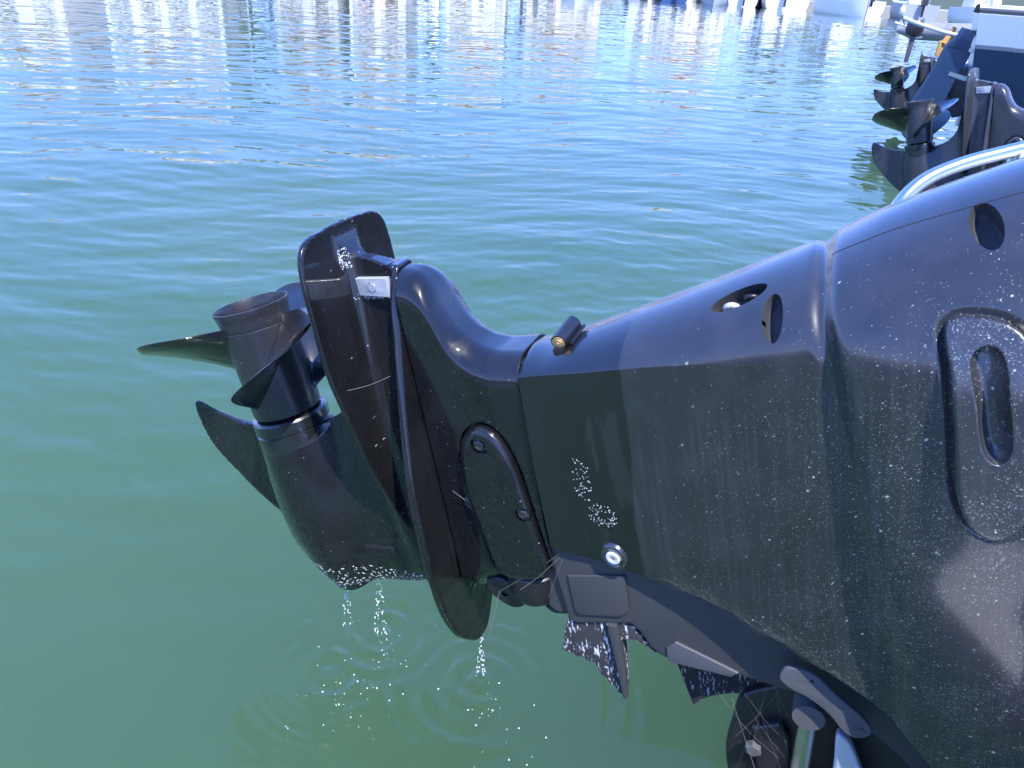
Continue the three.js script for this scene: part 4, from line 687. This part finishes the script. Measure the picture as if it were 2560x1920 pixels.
const fleet = [[-43, 1, 'whiteHull', 'cabin', 'white cabin boat at the far left end of the row'], [-38.6, 0, 'whiteHull', 'console', 'white open boat left of the broad white house'], [-34, 1, 'whiteHull', 'mast', 'small white yacht in front of the broad white house'], [-29.6, 0, 'whiteHull', 'cabin', 'white cabin boat in front of the dark trees'], [-22, 1, 'bluePaint', 'mast', 'blue yacht in front of the grey house'], [-17.6, 0, 'whiteHull', 'bimini', 'white boat with a sunshade in front of the tall white house'], [-13, 0, 'redPaint', 'console', 'red open boat in the far row'], [-9, 1, 'bluePaint', 'cabin', 'dark blue cabin boat in the far row'], [-4.6, 0, 'whiteHull', 'cabin', 'white cabin boat before the cream house'], [-0.6, 2, 'bluePaint', 'console', 'small blue open boat before the ochre house'], [3.0, 1, 'whiteHull', 'mast', 'white yacht before the ochre house'], [6.8, 0, 'greyTube', 'console', 'grey open boat, leftmost of the far boats in view'], [10.0, 0, 'bluePaint', 'cabin', 'dark blue boat with a white cabin near the top edge'], [13.0, 2, 'greyTube', 'console', 'small grey open boat beside the dark blue cabin boat'], [15.6, 0, 'whiteHull', 'bimini', 'white boat with a flat sunshade at the top edge'], [18.4, 1, 'whiteHull', 'cabin', 'larger white cabin boat right of the sunshade boat'], [21.2, 0, 'whiteHull', 'cabin', 'short white cabin boat left of the pale grey boat'], [23.8, 2, 'whiteHull', 'console', 'small white open boat between two cabin boats at the right end'], [26.6, 1, 'greyTube', 'console', 'long pale grey boat at the right end of the far row'], [30.2, 1, 'whiteHull', 'cabin', 'white cabin boat behind the pushpit of the sailing boat']];
fleet.forEach(([x, k, m, t, l], i) => smallBoat(x + rr(-0.5, 0.5), rowZ(x) + rr(-1.4, 1.0), k, M[m], t, l, i % 3 === 1 ? Math.PI + rr(-0.25, 0.25) : rr(-0.4, 0.4)));

[[8.4, 1, 'whiteHull', 'cabin', 'white cabin boat tucked behind the grey open boat'], [11.6, 0, 'whiteHull', 'mast', 'white yacht with a bare mast behind the dark blue boat'], [14.4, 1, 'whiteHull', 'mast', 'white yacht berthed against the quay behind the small grey boat'], [17.2, 0, 'bluePaint', 'cabin', 'navy cabin boat berthed against the quay'], [20.0, 1, 'whiteHull', 'bimini', 'white boat with a canopy berthed against the quay'], [25.2, 1, 'whiteHull', 'mast', 'white yacht berthed behind the small white open boat'], [28.6, 0, 'whiteHull', 'bimini', 'white canopy boat berthed behind the pale grey boat']].forEach(([x, k, m, t, l]) => smallBoat(x, rowZ(x) - 4.2, k, M[m], t, l, rr(-0.3, 0.3)));

// ------------------------------------------------------------------ drips, drops and cobwebs
{
  const ico = new THREE.IcosahedronGeometry(1, 2), drops = (name, list, label, flat) => {
    const m = new THREE.InstancedMesh(ico, M.drop, list.length), t = new THREE.Matrix4(), q = new THREE.Quaternion(), up = new THREE.Vector3(0, 0, 1);
    list.forEach(([p, r, n, s], i) => { if (n) q.setFromUnitVectors(up, n); else q.identity(); t.compose(p, q, n ? new THREE.Vector3(r, r, r * 0.5) : new THREE.Vector3(r, r * (s || 1), r)); m.setMatrixAt(i, t); });
    m.name = numbered(name); m.castShadow = m.receiveShadow = true; scene.add(m); return tag(m, label, 'water drops', null, 'stuff');
  };
  // drops clinging to the gearcase nose: shoot rays at the finished meshes so that every drop sits on metal
  const rc = new THREE.Raycaster(), hit = (x, y, zf, names2) => { rc.set(mw(x, y, zf), new THREE.Vector3(0, 0, -1).transformDirection(motor.matrixWorld)); const h = rc.intersectObjects(motor.children.filter((c) => names2.includes(c.name)), false)[0]; if (!h) return null; const n = h.face.normal.clone().transformDirection(h.object.matrixWorld); return [h.point, n]; };
  const nose = [];
  for (let k = 0; k < 900 && nose.length < 330; k++) { const u = rnd(), x = -0.03 + 0.27 * u, y = -0.545 + 0.075 * Math.pow(rnd(), 1.5) * (1 - u * 0.6) + 0.012 * u; const h = hit(x, y, 0.3, ['gearcase']); if (h) nose.push([h[0], rr(0.0006, 0.0019), h[1]]); }
  drops('gearcase_drops', nose, 'glittering water drops along the underside of the propeller gearcase');
  // slotted water inlet and a plug screw set into the flank, chalky corrosion by the anode
  const gear = motor.children.find((c) => c.name === 'gearcase'), inv = gear.matrixWorld.clone().invert(), loc = (h) => [h[0].clone().applyMatrix4(inv), h[1].clone().transformDirection(inv)];
  const stick = (name, geo, x, y, lift, mat) => { const h = hit(x, y, 0.3, ['gearcase']); if (!h) return; const [p, n] = loc(h); geo.applyQuaternion(new THREE.Quaternion().setFromUnitVectors(new THREE.Vector3(0, 0, 1), n)); geo.translate(...p.addScaledVector(n, lift).toArray()); part(name, geo, mat, gear); };
  stick('water_inlet', slab(smoothPts([[-0.044, 0.0075], [0.044, 0.0075], [0.048, 0], [0.044, -0.0075], [-0.044, -0.0075], [-0.048, 0]], 40), -0.006, 0.0012, 0.0008), 0.127, -0.449, 0, M.dark);
  for (let k = 0; k < 11; k++) stick('inlet_slat', box(0.0022, 0.0115, 0.004), 0.092 + k * 0.007, -0.449, 0.0004, M.gear);
  stick('plug_screw', new THREE.CylinderGeometry(0.006, 0.0065, 0.006, 20).rotateX(Math.PI / 2), 0.075, -0.385, -0.001, M.gear);
  const bloom = []; for (let k = 0; k < 170; k++) { const e = k < 80, x = e ? rr(0.222, 0.292) : 0.219 + 0.010 * rnd() ** 2, y = e ? 0.0055 + rr(-0.0028, 0.0022) + (x < 0.236 ? rr(-0.001, 0.012) : 0) : rr(0.052, 0.082); const h = hit(x, y, 0.2, ['gearcase', 'anti_ventilation_plate']); if (!h) continue; const [p, n] = loc(h), c = new THREE.IcosahedronGeometry(1, 1); c.scale(rr(0.0004, 0.0016), rr(0.0003, 0.0010), 0.0002); c.rotateZ(rnd() * 3); c.applyQuaternion(new THREE.Quaternion().setFromUnitVectors(new THREE.Vector3(0, 0, 1), n)); c.translate(p.x, p.y, p.z); bloom.push(c); }
  tag(part('corrosion_bloom', merge(bloom), M.chalk, gear), 'chalky white corrosion beside the anode', null, null, 'stuff');
  const cov = [];
  for (let k = 0; k < 500 && cov.length < 150; k++) { const a = rnd() * 6.28, r = Math.sqrt(rnd()), up = rnd() < 0.35; const x = up ? 0.553 + rr(-0.010, 0.016) : 0.578 + 0.022 * r * Math.cos(a), y = up ? rr(-0.285, -0.215) : -0.307 + 0.020 * r * Math.sin(a); if (!up && r < 0.35) continue; const h = hit(x, y, 0.4, ['engine_cover']); if (h) cov.push([h[0], rr(0.0005, 0.0011), h[1]]); }
  drops('cover_drops', cov, 'cluster of tiny white water drops on the engine cover above the flushing plug');
  const fall = [], stream = (x, z, y0, n, sp) => { for (let k = 0; k < n; k++) { const y = y0 * Math.pow(rnd(), 0.8); fall.push([new THREE.Vector3(x + rr(-sp, sp) * (1.2 - y / y0), y + 0.002, z + rr(-sp, sp) * (1.2 - y / y0)), rr(0.0005, 0.0014), null, rr(1.2, 3.2)]); } };
  const A = mw(0.02, -0.55, 0), B2 = mw(0.10, -0.53, 0), C = mw(0.29, -0.63, 0.0);
  stream(A.x, A.z, A.y, 44, 0.009); stream(B2.x, B2.z, B2.y, 60, 0.013); stream(C.x, C.z, C.y, 46, 0.008);
  for (let k = 0; k < 130; k++) { const [rx, rz] = rings[k % 3], a = rnd() * 6.28, r = 0.11 * rnd(); fall.push([new THREE.Vector3(rx + r * Math.cos(a) + 0.02, 0.002, rz + r * 1.4 * Math.sin(a) + 0.06), 0.0004 + 0.0014 * rnd() ** 2, null, 0.5]); }
  drops('falling_drops', fall, 'water dripping from the tilted motor and splashing on the green surface');
  // cobweb strands slung along the lower rim of the cover and across the bracket
  const st = [], strand = (a, b, sag, r = 0.00028) => { const A2 = mw(...a), B3 = mw(...b), m = A2.clone().lerp(B3, 0.5); m.y -= sag; st.push(tube([A2.toArray(), m.toArray(), B3.toArray()], r, 10, 4)); };
  for (let k = 0; k < 80; k++) { const x = rr(0.68, 0.88), y = cow.yB(x), z = cowlSurface(x, y + 0.002), x2 = x + rr(-0.05, 0.05), d = 0.045 * Math.pow(rnd(), 1.6), y2 = cow.yB(x2) + d; strand([x, y + rr(0, 0.012), z + 0.001], [x2, y2, cowlSurface(x2, y2) + 0.002], rr(-0.009, 0.009), rr(0.000025, 0.00005)); }
  for (let k = 0; k < 9; k++) strand([rr(0.70, 0.82), rr(-0.62, -0.57), rr(0.02, 0.09)], [rr(0.72, 0.86), rr(-0.80, -0.66), rr(0.03, 0.10)], rr(0, 0.02), rr(0.00006, 0.00012));
  strand([0.733, -0.60, 0.085], [0.758, -0.70, 0.10], 0.0, 0.00022); strand([0.758, -0.70, 0.10], [0.775, -0.80, 0.10], 0.0, 0.00028);
  strand([0.385, -0.47, 0.07], [0.50, -0.385, 0.073], 0.003, 0.00025); strand([0.385, -0.47, 0.07], [0.352, -0.56, 0.08], 0, 0.0004); strand([0.43, -0.45, 0.085], [0.50, -0.39, 0.073], 0.004, 0.0003); strand([0.505, -0.39, 0.073], [0.462, -0.48, 0.06], 0, 0.0003); strand([0.336, -0.295, 0.06], [0.357, -0.313, 0.06], 0, 0.00035);
  strand([0.225, -0.108, 0.10], [0.262, -0.112, 0.04], 0.003, 0.0003);
  solo('cobweb', merge(st), M.web, 'dusty cobweb strands along the lower rim of the engine cover', 'cobweb', null, 'stuff');
}

renderer.render(scene, camera);
